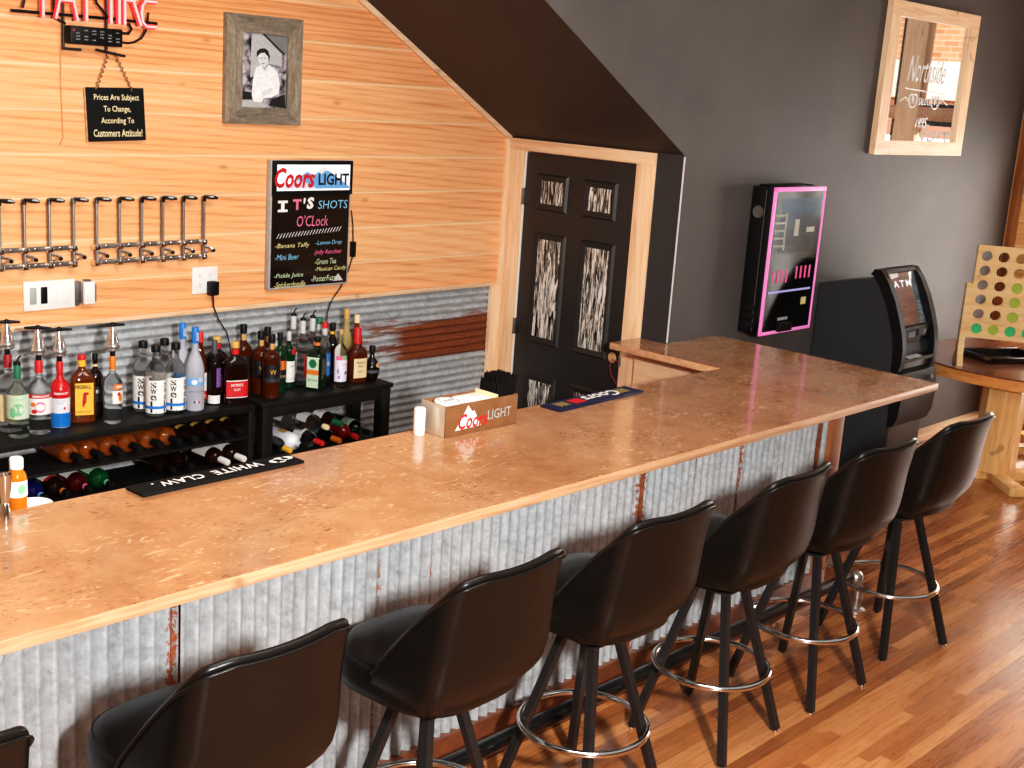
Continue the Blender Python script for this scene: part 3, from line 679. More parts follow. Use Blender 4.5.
def bottle(name, label, x, y, r, h, kind, glassm, capm, rz=-25, labels=(), texts=(), capz=(.90, 1.0), capr=1.18, e=2.0, dy=1.0, foil=None, cat='bottle', group=None, rot=None, z=ZT, tap=False, pour=None, blobs=()):
    t = thing(name, label, cat, (x, y, z), group, rot if rot else (0, 0, rad(rz)))
    prof = [(a * r, b * h) for a, b in KIND[kind]]; rn = prof[-1][0]
    g = G(); seg = 28
    # square sections round off towards the neck
    if e > 2:
        vs = []; fs = []
        for a, zz in prof:
            ee = e if a > .55 * r else 2.0; dd = dy if a > .55 * r else dy + (1 - dy) * min(1, (1 - a / r) * 1.45)
            for k in range(seg): vs.append(bot_pt(ee, dd, a, 2 * PI * k / seg, zz))
        n = len(prof)
        for i in range(n - 1):
            for k in range(seg): fs.append((i * seg + k, i * seg + (k + 1) % seg, (i + 1) * seg + (k + 1) % seg, (i + 1) * seg + k))
        fs += [list(range(seg))[::-1], [(n - 1) * seg + k for k in range(seg)]]; g.add(vs, fs)
    else: g.lathe(prof, seg)
    obj('glass_body', g, glassm, t, smooth=45, world=False)
    cz0, cz1 = capz[0] * h, capz[1] * h; cr = rn * capr
    cp = obj('cap', G().lathe([(cr, cz0), (cr, cz1 - .004), (cr * .9, cz1)], 16), capm, t, world=False)
    if foil: obj('neck_band', G().lathe([(rn * 1.12, foil[0] * h), (rn * 1.12, foil[1] * h)], 16), foil[2], t, world=False)
    lo = []
    for z0, z1, arc, a0, m in labels: lo.append(obj('label', arc_label(r, z0 * h, z1 * h, arc, a0, e, dy), m, t, world=False, smooth=40))
    for body, zc, w, hh, m, a0, *kw in texts:
        kw = kw[0] if kw else {}
        obj('lettering', arc_text(G(), body, r, zc * h, w * r, hh * h if hh else None, a0, e, dy, **kw), m, lo[0] if lo else t, world=False, smooth=0)
    for (ux, zc, sx, sz, m) in blobs:   # small printed emblem: an ellipse wrapped on the label
        g = G(); vs = [(0, 0)] + [(math.cos(2 * PI * i / 18), math.sin(2 * PI * i / 18)) for i in range(18)]
        def F_(px, pz):
            if e > 2: return (ux * r + px * sx * r, -r * dy * 1.028, zc * h + pz * sz * h)
            return bot_pt(2, 1, r * 1.028, ux + px * sx, zc * h + pz * sz * h)
        g.add([F_(*q) for q in vs], [(0, i, i % 18 + 1) for i in range(1, 19)]); obj('emblem', g, m, lo[0] if lo else t, world=False, smooth=0)
    if tap:   # chrome free-pour tap with a black cross handle
        zb = h; g = G(); g.lathe([(.012, zb - .01), (.012, zb + .027)], 12); tp = obj('pour_tap', g, 'black', t, world=False)
        g = G(); g.lathe([(.028, zb + .025), (.033, zb + .030), (.029, zb + .035), (.033, zb + .040), (.033, zb + .046), (.028, zb + .053), (.026, zb + .075), (.021, zb + .095), (.015, zb + .112), (.011, zb + .135)], 20); obj('tap_cone', g, 'tap_chrome', tp, world=False)
        g = G(); c, s = math.cos(rad(tap)), math.sin(rad(tap)); g.tube([(-.055 * c, -.055 * s, zb + .140), (0, 0, zb + .143), (.055 * c, .055 * s, zb + .140)], [.0055, .009, .0055], 8); g.ball((0, 0, zb + .142), .013, 10); obj('tap_handle', g, 'black', tp, world=False)
        g = G(); g.tube([(-.022, -.018, zb + .036), (-.045, -.035, zb + .037), (-.058, -.045, zb + .031)], .004, 6); obj('tap_lever', g, 'dull_metal', tp, world=False)
    if pour:
        g = G(); g.lathe([(rn * 1.25, h - .004), (rn * 1.1, h + .008), (rn * .5, h + .012)], 12); g.tube([(0, 0, h + .008), (0.004, 0, h + .022), (.016, 0, h + .036)], .0038, 7); obj('pour_spout', g, pour, t, world=False)
    return t
GT = 'standing bottles on the left shelf'; GB = 'standing bottles on the right shelf'
R_ = dict
bottle('liquor_bottle', 'clear bottle with crimson neck and tap, half hidden behind the green-label bottle', -3.247, -.150, .050, .342, 'round', 'g_clear', 'dkred', tap=5, group=GT, capz=(.83, 1.0), labels=[(.15, .5, 120, 0, 'tan')])
bottle('liquor_bottle', 'clear bottle with pale green label, green neck and black pour spout', -3.258, -.260, .0455, .322, 'smir', 'g_mint', 'green', group=GT, capz=(.80, .985), pour='black', labels=[(.27, .60, 150, 0, 'mint')],
       texts=[('LA TINTA', .54, 1.15, .03, 'ltgreen', 0)], blobs=[(.0, .40, .55, .085, 'ltgreen'), (-.5, .36, .3, .07, 'ltgreen')])
bottle('liquor_bottle', 'clear vodka bottle with red cap, red banner and white peach-print label', -3.156, -.250, .0505, .326, 'smir', 'g_clear', 'red', group=GT, capz=(.83, 1.0), tap=-8, labels=[(.28, .50, 140, 8, 'white'), (.505, .56, 140, 8, 'red')],
       texts=[('SMIRNOFF', .532, 1.5, .032, 'white', 8, R_(bold=.02))], blobs=[(.05, .385, .45, .075, 'pink'), (.05, .385, .30, .05, 'white'), (-.55, .42, .22, .03, 'orange'), (-.45, .325, .25, .03, 'red')])
b = bottle('liquor_bottle', 'red, white and blue sleeved vodka bottle beside the yellow-label flask', -3.039, -.210, .0431, .300, 'smir', 'rwb_white', 'red', group=GT, capz=(.83, 1.0), tap=12,
       labels=[(.46, .58, 358, 0, 'rwb_red'), (.02, .235, 358, 0, 'rwb_blue')], texts=[('SMIRNOFF', .535, 1.5, .035, 'white', 5, R_(bold=.02)), ('RED WHITE', .42, .9, .022, 'silverblue', 0), ('& BERRY', .385, .7, .022, 'silverblue', 0)], blobs=[(.4, .31, .12, .02, 'red')])
g = G(); g.lathe([(.0431 * a * 1.012, .300 * z) for a, z in KIND['smir'] if z >= .58], 24); obj('shoulder_sleeve', g, 'rwb_red', b, world=False)
bottle('liquor_bottle', 'amber cinnamon whisky flask with yellow label and small red cap', -2.917, -.180, .055, .310, 'flask', 'l_amber', 'red', rz=-20, group=GT, e=5, dy=.72, foil=(.83, .925, 'yellow'), capz=(.93, 1.0), labels=[(.12, .60, 74, 4, 'yellow')],
       texts=[('FIREBALL', .545, 1.25, .055, 'ink', 0, R_(bold=.02)), ('CINNAMON WHISKY', .17, 1.2, .025, 'brown', 0)], blobs=[(.1, .37, .16, .09, 'red'), (.0, .30, .10, .06, 'red'), (.22, .44, .22, .025, 'red')])
bottle('liquor_bottle', 'dark bottle with black and silver cap behind the orange-necked clear bottle', -2.826, -.133, .036, .296, 'round', 'l_rum', 'black', group=GT, foil=(.80, .84, 'tan'), labels=[(.25, .5, 120, 0, 'ink')], texts=[('SE', .42, .8, .05, 'white', 0)])
bottle('liquor_bottle', 'clear bottle with copper neck, pour tap and orange fruit label', -2.816, -.272, .043, .312, 'smir', 'g_clear', 'orange', group=GT, capz=(.80, 1.0), tap=15, labels=[(.31, .50, 95, 42, 'white'), (.52, .60, 80, 42, 'orange')],
       texts=[('SMIR', .56, .9, .04, 'white', 42, R_(bold=.02))], blobs=[(.8, .39, .28, .055, 'orange'), (.6, .45, .2, .03, 'red')])
def swell(x, y, lab, first=[None]):
    if first[0] is None:
        t = bottle('vodka_bottle', lab, x, y, .0465, .336, 'swell', 'g_clear', 'black', rz=-25, group='clear vodka bottles with bold lettering', capz=(.905, 1.0), capr=1.45, labels=[(.05, .52, 250, 0, 'paper')],
                   texts=[(ch, .455 - .09 * k, .62, .082, 'ink', -18, R_(bold=.03)) for k, ch in enumerate('SWeLL')] + [(ch, .455 - .09 * k, .62, .082, 'ink', 62, R_(bold=.03)) for k, ch in enumerate('SWeLL')])
        lb = [c for c in t.children if c.name.startswith('label')][0]
        obj('label_band', arc_label(.0465, .115 * .336, .155 * .336, 250, 0, k=1.045), 'blue', lb, world=False)
        first[0] = t; return t
    return dup(first[0], (x, y, ZT), (0, 0, rad(-25)), lab)
swell(-2.588, -.260, 'front clear vodka bottle with black vertical lettering, left of its front pair')
swell(-2.482, -.260, 'front clear vodka bottle with black vertical lettering, touching the frosted bottle')
swell(-2.592, -.155, 'back clear vodka bottle with black cap, at the left behind its lettered twin')
swell(-2.477, -.155, 'back clear vodka bottle with black cap, behind the one beside the frosted bottle')
gg = bottle('vodka_bottle', 'frosted vodka bottle with blue cap, nearer the bar of the frosted pair', -2.388, -.278, .0454, .406, 'goose', 'g_frost', 'blue', rz=-20, group='frosted vodka bottles with blue caps', capz=(.81, 1.0), capr=1.2,
       labels=[(.32, .41, 130, 0, 'sky')], texts=[('GREY GOOSE', .245, 1.7, .022, 'purple', 0), ('VODKA', .905, .30, .1, 'white', 0)], blobs=[(-.25, .36, .3, .03, 'white'), (.45, .385, .3, .03, 'silver'), (-.22, .12, .12, .011, 'navy'), (.0, .12, .10, .011, 'white'), (.22, .12, .12, .011, 'red')])
dup(gg, (-2.385, -.165, ZT), (0, 0, rad(-20)), 'frosted vodka bottle with blue cap, the farther one of the frosted pair')
bottle('liquor_bottle', 'amber bottle with red cap and white and red label, right of the frosted pair', -2.312, -.205, .033, .362, 'tall', 'l_whisky', 'red', group=GT, capz=(.86, 1.0), labels=[(.20, .45, 150, 15, 'white'), (.09, .19, 150, 15, 'red')], texts=[('HONEY', .36, 1.2, .05, 'ink', 15), ('BOURBON', .14, 1.2, .04, 'white', 15)])
bottle('liquor_bottle', 'slim dark bottle with silver cap standing nearest the corrugated backsplash', -2.263, -.131, .032, .316, 'tall', 'l_rum', 'silver', group=GT, capz=(.78, 1.0), labels=[(.3, .55, 120, 10, 'purple')])
bottle('liquor_bottle', 'dark bottle with lilac-edged label and pewter neck, left of the red-label rum', -2.245, -.228, .033, .318, 'tall', 'l_rum', 'label_grey', group=GT, capz=(.78, 1.0), labels=[(.02, .15, 120, -10, 'white'), (.28, .58, 50, 35, 'purple')])
rum = bottle('rum_bottle', 'black rum flask with red label and gold cap, front one of the pair', -2.156, -.272, .0600, .312, 'flask', 'l_rum', 'gold', rz=-18, e=4, dy=.72, group='dark rum flasks with red labels', capz=(.90, 1.0), foil=(.80, .885, 'red'), labels=[(.13, .385, 100, 4, 'red'), (.385, .40, 100, 4, 'white'), (.118, .13, 100, 4, 'white')],
       texts=[('MYERS\'S', .325, 1.0, .045, 'white', 0, R_(bold=.01)), ('RUM', .25, .5, .04, 'white', 0)])
dup(rum, (-2.165, -.128, ZT), (0, 0, rad(-18)), 'black rum flask with gold cap, the one standing behind its red-label twin')
# right-hand shelf
wh = bottle('whisky_bottle', 'amber whisky bottle with charcoal label, foremost of the four alike', -1.940, -.275, .0450, .326, 'round', 'l_whisky', 'black', rz=-15, group='amber whisky bottles with charcoal labels', capz=(.88, 1.0), capr=1.35, foil=(.76, .87, 'label_grey'), labels=[(.27, .55, 150, 6, 'ink'), (.27, .33, 150, 6, 'label_grey')],
       texts=[('VV', .43, .7, .07, 'gold', -8, R_(bold=.02))], blobs=[(.1, .81, .0, .0, 'gold')])
obj('neck_tag', arc_label(.0143, .77 * .326, .86 * .326, 110, 10, k=1.06), 'gold', [c for c in wh.children if c.name.startswith('neck_band')][0], world=False)
dup(wh, (-1.937, -.180, ZT), (0, 0, rad(-15)), 'amber whisky bottle with charcoal label, directly behind the foremost of the four')
dup(wh, (-1.991, -.104, ZT), (0, 0, rad(-20)), 'tallest-looking amber whisky bottle of the four, beside the black rum flask').scale = (1, 1, 1.08)
dup(wh, (-1.848, -.112, ZT), (0, 0, rad(-15)), 'amber whisky bottle with charcoal label, farthest back against the metal')
bottle('whiskey_bottle', 'green whiskey bottle with black cap and orange-yellow label', -1.838, -.205, .0363, .312, 'round', 'l_green', 'black', rz=-15, group=GB, capz=(.88, 1.0), capr=1.3, foil=(.68, .74, 'tan'), labels=[(.25, .58, 150, 8, 'ink'), (.40, .55, 110, 8, 'orange'), (.27, .31, 150, 8, 'tan')])
bottle('gin_bottle', 'green gin bottle with silver cap, white label and red seal', -1.739, -.150, .0340, .300, 'round', 'l_green', 'silver', rz=-10, group=GB, capz=(.84, 1.0), capr=1.2, labels=[(.12, .49, 160, 8, 'white'), (.14, .20, 161, 8, 'silver')], texts=[('GIN', .4, .6, .035, 'ink', 8)], blobs=[(.35, .66, .36, .06, 'red')])
for lab, x, y, h, lc in (('clear bottle with silver neck and spout, behind the gin bottle', -1.672, -.097, .372, 'white'), ('clear bottle with red side label and silver neck, left of the green herbal bottle', -1.668, -.172, .360, 'red'), ('clear bottle with silver neck and spout, behind the green herbal bottle', -1.587, -.150, .362, 'white')):
    bottle('spirit_bottle', lab, x, y, .0345, h, 'tall', 'g_clear', 'silver', rz=-15, group='clear spirits with silver necks', capz=(.80, 1.0), capr=1.15, pour='black', labels=[(.16, .48, 80, 38 if lc == 'red' else 0, lc)])
bottle('liqueur_bottle', 'squat square dark green herbal liqueur bottle with orange-banded label', -1.633, -.252, .050, .280, 'flask', 'l_darkgreen', 'black', rz=28, group=GB, e=6, dy=.86, capz=(.92, 1.0), capr=1.25, foil=(.84, .90, 'orange'),
       labels=[], texts=[])
jg = [o for o in bpy.data.objects if o.name.startswith('liqueur_bottle')][-1]
g = G(); rj, hj = .050, .280
def jside(x, z): return (-rj * 1.012, -x * rj, z * hj)     # the narrow west face carries the label
lab_o = obj('label', G().quad(jside(-.66, .06), jside(.66, .06), jside(.66, .64), jside(-.66, .64)), 'mint', jg, world=False, smooth=0)
def jside2(x, z): return (-rj * 1.03, -x * rj, z * hj)
obj('label_band', G().quad(jside2(-.66, .31), jside2(.66, .31), jside2(.66, .40), jside2(-.66, .40)), 'orange', lab_o, world=False, smooth=0)
g = G(); text(g, 'Jägermeister', lambda x, z: jside2(x, .205 + z), 1.1, .05); obj('lettering', g, 'ink', lab_o, world=False, smooth=0)
g = G(); g.add([jside2(.0, .52)] + [jside2(.42 * math.cos(2 * PI * i / 20), .52 + .085 * math.sin(2 * PI * i / 20)) for i in range(20)], [(0, i, i % 20 + 1) for i in range(1, 21)]); obj('emblem', g, 'green', lab_o, world=False, smooth=0)
bottle('spirit_bottle', 'clear bottle with green cap at the back, near the hanging cord', -1.516, -.118, .0355, .350, 'tall', 'g_clear', 'green', group=GB, capz=(.90, 1.0), capr=1.3, foil=(.80, .9, 'silver'), labels=[(.2, .45, 120, 0, 'white')])
bottle('spirit_bottle', 'clear bottle with red cap, silver neck and bright blue label', -1.548, -.205, .0330, .342, 'tall', 'g_clear', 'red', rz=0, group=GB, capz=(.91, 1.0), capr=1.25, foil=(.80, .905, 'silver'), labels=[(.17, .52, 130, 25, 'blue')], texts=[('BLUE', .36, 1.0, .06, 'white', 25)])
bottle('spirit_bottle', 'black bottle with gold neck band, behind the corked lavender-label bottle', -1.441, -.138, .0340, .316, 'tall', 'l_rum', 'black', group=GB, capz=(.88, 1.0), capr=1.3, foil=(.80, .86, 'yellow'))
bottle('spirit_bottle', 'clear corked bottle with white lavender-sprig label and painted leaves', -1.505, -.288, .0352, .314, 'round', 'g_clear', 'cork', rz=-12, group=GB, capz=(.92, 1.0), capr=1.1, labels=[(.12, .49, 170, 5, 'lav'), (.49, .56, 60, -35, 'pink'), (.49, .57, 45, 15, 'ltgreen'), (.49, .55, 40, 55, 'red')], texts=[('lavender', .42, .9, .03, 'purple', 20)], blobs=[(.5, .27, .28, .03, 'purple'), (-.75, .3, .1, .05, 'purple'), (-.6, .2, .12, .03, 'purple')])
bottle('liqueur_bottle', 'tall pale gold liqueur bottle with golden cap, tallest on the right shelf', -1.330, -.118, .0400, .380, 'goose', 'l_yellow', 'gold', group=GB, capz=(.86, 1.0), capr=1.25, labels=[(.2, .4, 110, 0, 'white')], blobs=[(.0, .35, .25, .03, 'orange')])
bottle('spirit_bottle', 'bottle with cream-coloured cap, farthest back beside the golden-capped one', -1.250, -.110, .0340, .340, 'tall', 'l_amber', 'cream', group=GB, capz=(.87, 1.0), capr=1.2, labels=[(.15, .5, 130, 10, 'cream')])
mk = bottle('bourbon_bottle', 'squarish bourbon bottle with dripping red wax neck and cream label', -1.345, -.232, .0510, .296, 'maker', 'l_whisky', 'red', rz=-8, group=GB, e=4, dy=.85, capz=(.72, 1.0), capr=1.15, labels=[(.10, .46, 82, 0, 'tan')], texts=[("Maker's", .39, 1.1, .05, 'ink', 0, R_(shear=.3)), ('Mark', .32, .7, .045, 'ink', 0, R_(shear=.3)), ('WHISKY', .22, .6, .03, 'ink', 0)])
g = G()
for k in range(7):
    a = 2 * PI * k / 7; zz = .70 - .05 * (k * 37 % 5) / 2; rr_ = .0160
    g.tube([(rr_ * math.cos(a), rr_ * math.sin(a), .75 * .296), ((rr_ + .004) * math.cos(a), (rr_ + .004) * math.sin(a), zz * .296)], .004, 6)
obj('wax_drip', g, 'red', mk, world=False)
bottle('liqueur_bottle', 'small round black liqueur bottle with black stopper, last at the right shelf end', -1.243, -.240, .0440, .190, 'orb', 'l_rum', 'black', rz=-10, group=GB, capz=(.80, 1.0), capr=1.4, labels=[(.24, .32, 170, 0, 'label_grey')], blobs=[(.35, .47, .32, .07, 'tan'), (.35, .47, .22, .045, 'orange')])

# lying bottles: neck towards the bar
def lying(lab, x, ytip, z, r, h, kind, gm, cm, yaw_=0, tilt=0, group='', labels=(), texts=(), **kw):
    L = Vector((math.sin(rad(yaw_)), -math.cos(rad(yaw_)), 0)) * h
    return bottle(kw.pop('name', 'lying_bottle'), lab, x - L.x, ytip - L.y, r, h, kind, gm, cm, labels=labels, texts=texts, group=group, rot=(rad(90 + tilt), 0, rad(yaw_)), z=z + r * 1.0 - math.sin(rad(tilt)) * 0, **kw)
ox = [-3.029, -2.926, -2.849 + .025, -2.754 + .028, -2.635 + .008, -2.539 + .01]
ox = [-3.040, -2.943, -2.846, -2.749, -2.640, -2.541]
ordn = ['orange liqueur bottle lying on the middle deck, leftmost of its row', 'orange liqueur bottle lying on the middle deck, second from the left', 'orange liqueur bottle lying on the middle deck, third from the left', 'orange liqueur bottle lying on the middle deck, fourth from the left', 'orange liqueur bottle lying on the middle deck, second from the dark bottles', 'orange liqueur bottle lying on the middle deck, next to the dark gold-label bottles']
o0 = None
for x, lab in zip(ox, ordn):
    if o0 is None:
        o0 = lying(lab, x, -.395, ZM, .0455, .30, 'stout', 'l_orange', 'black', group='orange bottles lying on the middle deck', labels=[(.1, .56, 200, 180, 'brown')], texts=[('AMARO', .42, 1.2, .07, 'tan', 180), ('LIQUEUR', .25, 1.2, .04, 'tan', 180)], capz=(.76, 1.0), capr=1.25, name='liqueur_bottle')
        base = Vector(o0.location)
    else: dup(o0, (x, base.y, base.z), o0.rotation_euler, lab)
dx_ = [-2.447, -2.362, -2.277, -2.192]
dl = ['dark bottle with gold top label lying on the middle deck, beside the orange ones', 'dark bottle with gold top label lying on the middle deck, second of four', 'dark bottle with gold top label lying on the middle deck, third of four', 'dark bottle with gold top label lying on the middle deck, at the shelf end']
o0 = None
for x, lab in zip(dx_, dl):
    if o0 is None:
        o0 = lying(lab, x, -.385, ZM, .040, .29, 'tall', 'l_rum', 'black', group='dark bottles lying on the middle deck', labels=[(.5, .60, 90, 180, 'gold'), (.15, .45, 150, 180, 'ink')], capz=(.9, 1.0), name='liquor_bottle'); base = Vector(o0.location)
    else: dup(o0, (x, base.y, base.z), o0.rotation_euler, lab)
BG = 'bottles lying on the bottom deck'
lying('deep blue bottle with light blue neck ring lying on the bottom deck', -3.208, -.40, ZL, .046, .30, 'round', 'l_blue', 'black', group=BG, foil=(.84, .90, 'sky'), capz=(.9, 1.0), capr=1.15)
lying('black bottle with orange neck ring lying on the bottom deck', -3.106, -.40, ZL, .046, .30, 'round', 'l_rum', 'black', group=BG, foil=(.84, .90, 'orange'), labels=[(.25, .5, 120, 180, 'white'), (.5, .58, 100, 180, 'red')], capz=(.9, 1.0), capr=1.15)
lying('dark red bottle with pink neck ring lying on the bottom deck', -2.999, -.40, ZL, .046, .30, 'round', liquor('maroon_liquor', srgb(80, 14, 12), .3), 'black', group=BG, foil=(.84, .90, 'pink'), labels=[(.3, .55, 120, 180, 'white'), (.15, .3, 120, 180, 'ltgreen')], capz=(.9, 1.0), capr=1.15)
lying('emerald green bottle with pale green neck ring lying on the bottom deck', -2.894, -.40, ZL, .046, .30, 'round', liquor('emerald_liquor', srgb(12, 92, 44), .4), 'black', group=BG, foil=(.84, .90, 'ltgreen'), labels=[(.25, .55, 120, 180, 'mint'), (.35, .5, 60, 180, 'green')], capz=(.9, 1.0), capr=1.15)
lying('clear-necked dark bottle lying on the bottom deck, left of the white-label pair', -2.545, -.35, ZL, .042, .28, 'round', 'l_rum', 'black', 0, group=BG, labels=[(.2, .45, 100, 180, 'ink')])
lying('dark bottle with white mark lying on the bottom deck, beside the white-label pair', -2.445, -.35, ZL, .042, .28, 'round', 'l_rum', 'black', 0, group=BG, labels=[(.25, .4, 60, 180, 'silver')])
w0 = lying('left one of two brown white-capped bottles lying on the bottom deck', -2.276, -.40, ZL, .045, .30, 'round', liquor('brown_glass', srgb(40, 14, 10), .1), 'white', group='white-label bottles lying on the bottom deck', labels=[(.18, .56, 150, 190, 'white')], texts=[('MALIBU', .37, 1.2, .08, 'ink', 190)], capz=(.78, 1.0), capr=1.2)
dup(w0, (-2.180, w0.location.y, w0.location.z), w0.rotation_euler, 'right one of two brown white-capped bottles lying on the bottom deck')
PG = 'bottles piled under the right shelf'
z1 = ZL
lying('opaque white bottle with dark cap lying in the pile under the right shelf', -1.808, -.40, z1, .047, .30, 'round', 'rwb_white', 'black', group=PG, labels=[(.3, .5, 60, 180, 'gold')])
lying('clear bottle with yellow cap lying beside the left leg of the right shelf', -1.900, -.40, z1, .042, .30, 'round', 'g_clear', 'yellow', group=PG, capz=(.82, 1.0))
lying('clear bottle with red neck and red spotted label in the pile', -1.690, -.395, z1 + .002, .043, .31, 'round', 'g_clear', 'red', group=PG, labels=[(.35, .58, 170, 180, 'white'), (.28, .35, 170, 180, 'ink')], capz=(.8, 1.0), texts=[('SMIRNOFF', .50, 1.6, .05, 'red', 180)])
lying('clear bottle with orange neck lying low in the pile', -1.580, -.40, z1, .043, .31, 'round', 'g_clear', 'orange', group=PG, labels=[(.3, .55, 140, 180, 'label_grey')], capz=(.8, 1.0))
lying('glossy red bottle lying low in the pile under the right shelf', -1.465, -.40, z1, .046, .31, 'round', 'l_red', 'red', group=PG)
lying('clear bottle with pale cork cap on the upper layer of the pile', -1.650, -.38, z1 + .078, .043, .31, 'round', 'g_clear', 'cream', group=PG, labels=[(.3, .58, 170, 180, 'white')])
lying('clear bottle with dark green neck on the upper layer of the pile', -1.545, -.37, z1 + .078, .042, .31, 'round', 'g_clear', 'green', group=PG, labels=[(.35, .6, 150, 180, 'white'), (.42, .5, 80, 180, 'red')], capz=(.78, 1.0), capr=1.35)
lying('greenish clear bottle with black cap at the right end of the pile', -1.375, -.39, z1 + .01, .043, .30, 'round', 'g_green', 'black', group=PG, labels=[(.35, .6, 150, 180, 'mint')])
lying('clear bottle lying deep in the upper layer, beside the white bottle', -1.750, -.30, z1 + .078, .042, .29, 'round', 'g_clear', 'ink', group=PG, labels=[(.3, .55, 160, 180, 'silver')])

# ------------------------------------------------------------------ things on the plank wall
# neon sign
ns = thing('neon_sign', 'red neon beer sign on black wire frame, at the top of the plank wall', 'neon sign', (-2.77, -.02, 2.5))
g = G(); NY = -.065
def stroke(pts, r=.0075): return [(x, NY, z) for x, z in pts]
lz, lh = 2.568, .22
let = []
def L(x, pts, w=.09): let.append([(x + px * w, lz + pz * lh) for px, pz in pts])
L(-3.012, [(0, 0), (0, 1), (.95, 1)]); L(-3.012, [(.0, .55), (.75, .55)])
L(-2.955, [(0, 0), (.5, 1), (1, 0)], .10); L(-2.955, [(.2, .36), (.8, .36)], .10)
L(-2.862, [(0.55, 0), (.55, 1)], .09); L(-2.862, [(.05, 1), (1.05, 1)], .09)
L(-2.745, [(.55, 0), (.55, 1)], .09); L(-2.745, [(.05, 1), (1.05, 1)], .09)
L(-2.655, [(0, 0), (0, 1)])
L(-2.628, [(0, 0), (0, 1), (.55, 1), (.8, .92), (.88, .75), (.8, .56), (.55, .48), (0, .48)], .085); L(-2.628, [(.5, .48), (.95, 0)], .085)
L(-2.545, [(.9, 0), (.3, 0), (.08, .08), (0, .25), (.06, .4), (.25, .5), (.9, .5)], .085); L(-2.545, [(.25, .5), (.06, .6), (0, .78), (.1, .93), (.3, 1), (.9, 1)], .085)
for pts in let: g.tube(stroke(pts), .0052, 8)
nl = obj('neon_tubing', g, 'neon', ns)
g = G()
for pts in let: g.tube([(x + .001, NY + .013, z) for x, z in pts], .0112, 8)
obj('neon_halo', g, 'neon_glow', nl)  # wider red tube behind each letter, shaped as the neon's halo
g = G(); g.tube([(-3.14, -.035, 2.585), (-2.70, -.035, 2.588), (-2.45, -.035, 2.585)], .007, 8); g.tube([(-3.10, -.035, 2.80), (-2.45, -.035, 2.80)], .007, 8)
for x in (-2.905, -2.70): g.tube([(x, -.03, 2.45), (x, -.03, 2.80)], .006, 8)
g.tube([(-2.91, -.03, 2.445), (-2.83, -.045, 2.445)], .006, 6); g.tube([(-2.75, -.03, 2.45), (-2.62, -.05, 2.43)], .006, 6); g.tube([(-3.09, -.035, 2.60), (-3.08, -.035, 2.64)], .006, 6)
obj('wire_frame', g, 'black', ns)
g = G(); g.box((-2.893, -.075, 2.468), (-2.645, -.015, 2.545), .006); tr = obj('transformer', g, 'black', ns)
g = G()
for k in range(6):
    for j in range(4):
        if (k * 3 + j) % 4: text(g, ['120V', 'UL', '60Hz', 'NEON'][(k + j) % 4], onwall(-2.86 + k * .038, 2.528 - j * .013, -.0757), .018, .005)
obj('lettering', g, 'silver', tr, smooth=0); obj('indicator', G().box((-2.884, -.078, 2.522), (-2.876, -.074, 2.53), .001), 'red', tr)
for lp, lr in (([(-2.645, -.045, 2.53), (-2.60, -.045, 2.53), (-2.585, -.045, 2.55), (-2.60, -.045, 2.575)], .006), ([(-2.645, -.045, 2.49), (-2.60, -.045, 2.488), (-2.57, -.045, 2.495), (-2.535, -.045, 2.515), (-2.512, -.045, 2.55), (-2.505, -.045, 2.585), (-2.50, -.045, 2.63)], .005),
               ([(-2.90, -.04, 2.55), (-2.945, -.04, 2.57), (-2.955, -.04, 2.62), (-2.95, -.04, 2.70)], .005), ([(-2.70, -.05, 2.59), (-2.76, -.05, 2.65), (-2.77, -.05, 2.75)], .006)):
    obj('lead', G().tube(lp, lr, 8), 'black_matte', ns)
pw = [(-2.905, -.0035, 2.46), (-2.908, -.0035, 2.3), (-2.903, -.0035, 2.15), (-2.900, -.0035, 2.06), (-2.915, -.0035, 2.03)]
obj('power_lead', G().tube(pw, .003, 6), plain('clear_cord', srgb(206, 130, 66), rough=.4), ns)

# hanging sign
hs = thing('hanging_sign', 'small black sign with cream lettering hung by a chain below the neon', 'sign', (-2.65, -.02, 2.05))
A = [Vector((-2.796, 2.285)), Vector((-2.516, 2.293)), Vector((-2.502, 2.058)), Vector((-2.783, 2.046))]
g = G(); g.prism([tuple(p) for p in A], -.030, -.012, 'y'); sb = obj('board', g, 'black_matte', hs, smooth=0)
g = G(); off = Vector((-.006, -.003)); g.prism([tuple(p + off) for p in A], -.0118, -.004, 'y'); obj('backing', g, 'edge', hs, smooth=0)
def insign(x, z): return (-2.648 + x + z * -.05, -.0308, 2.170 + z + x * .025)
g = G()
for s_, z, w_ in (('Prices Are Subject', .073, .225), ('To Change,', .022, .135), ('According To', -.030, .165), ('Customers Attitude!', -.082, .245)): text(g, s_, insign, w_, .034, .012, at=(0, z))
obj('lettering', g, 'cream', sb, smooth=0)
g = G()
for xa, xb in ((-2.690, -2.755), (-2.665, -2.575)):
    n = 16
    for i in range(n):
        p = Vector((xa + (xb - xa) * i / n, -.036, 2.445 + (2.277 - 2.445) * i / n)); q = Vector((xa + (xb - xa) * (i + .8) / n, -.036 + (.004 if i % 2 else -.004), 2.445 + (2.277 - 2.445) * (i + .8) / n)); g.tube([p, (p + q) / 2 + Vector((.004 * (-1) ** i, 0, 0)), q], .0035, 6)
obj('chain', g, 'rope', hs)

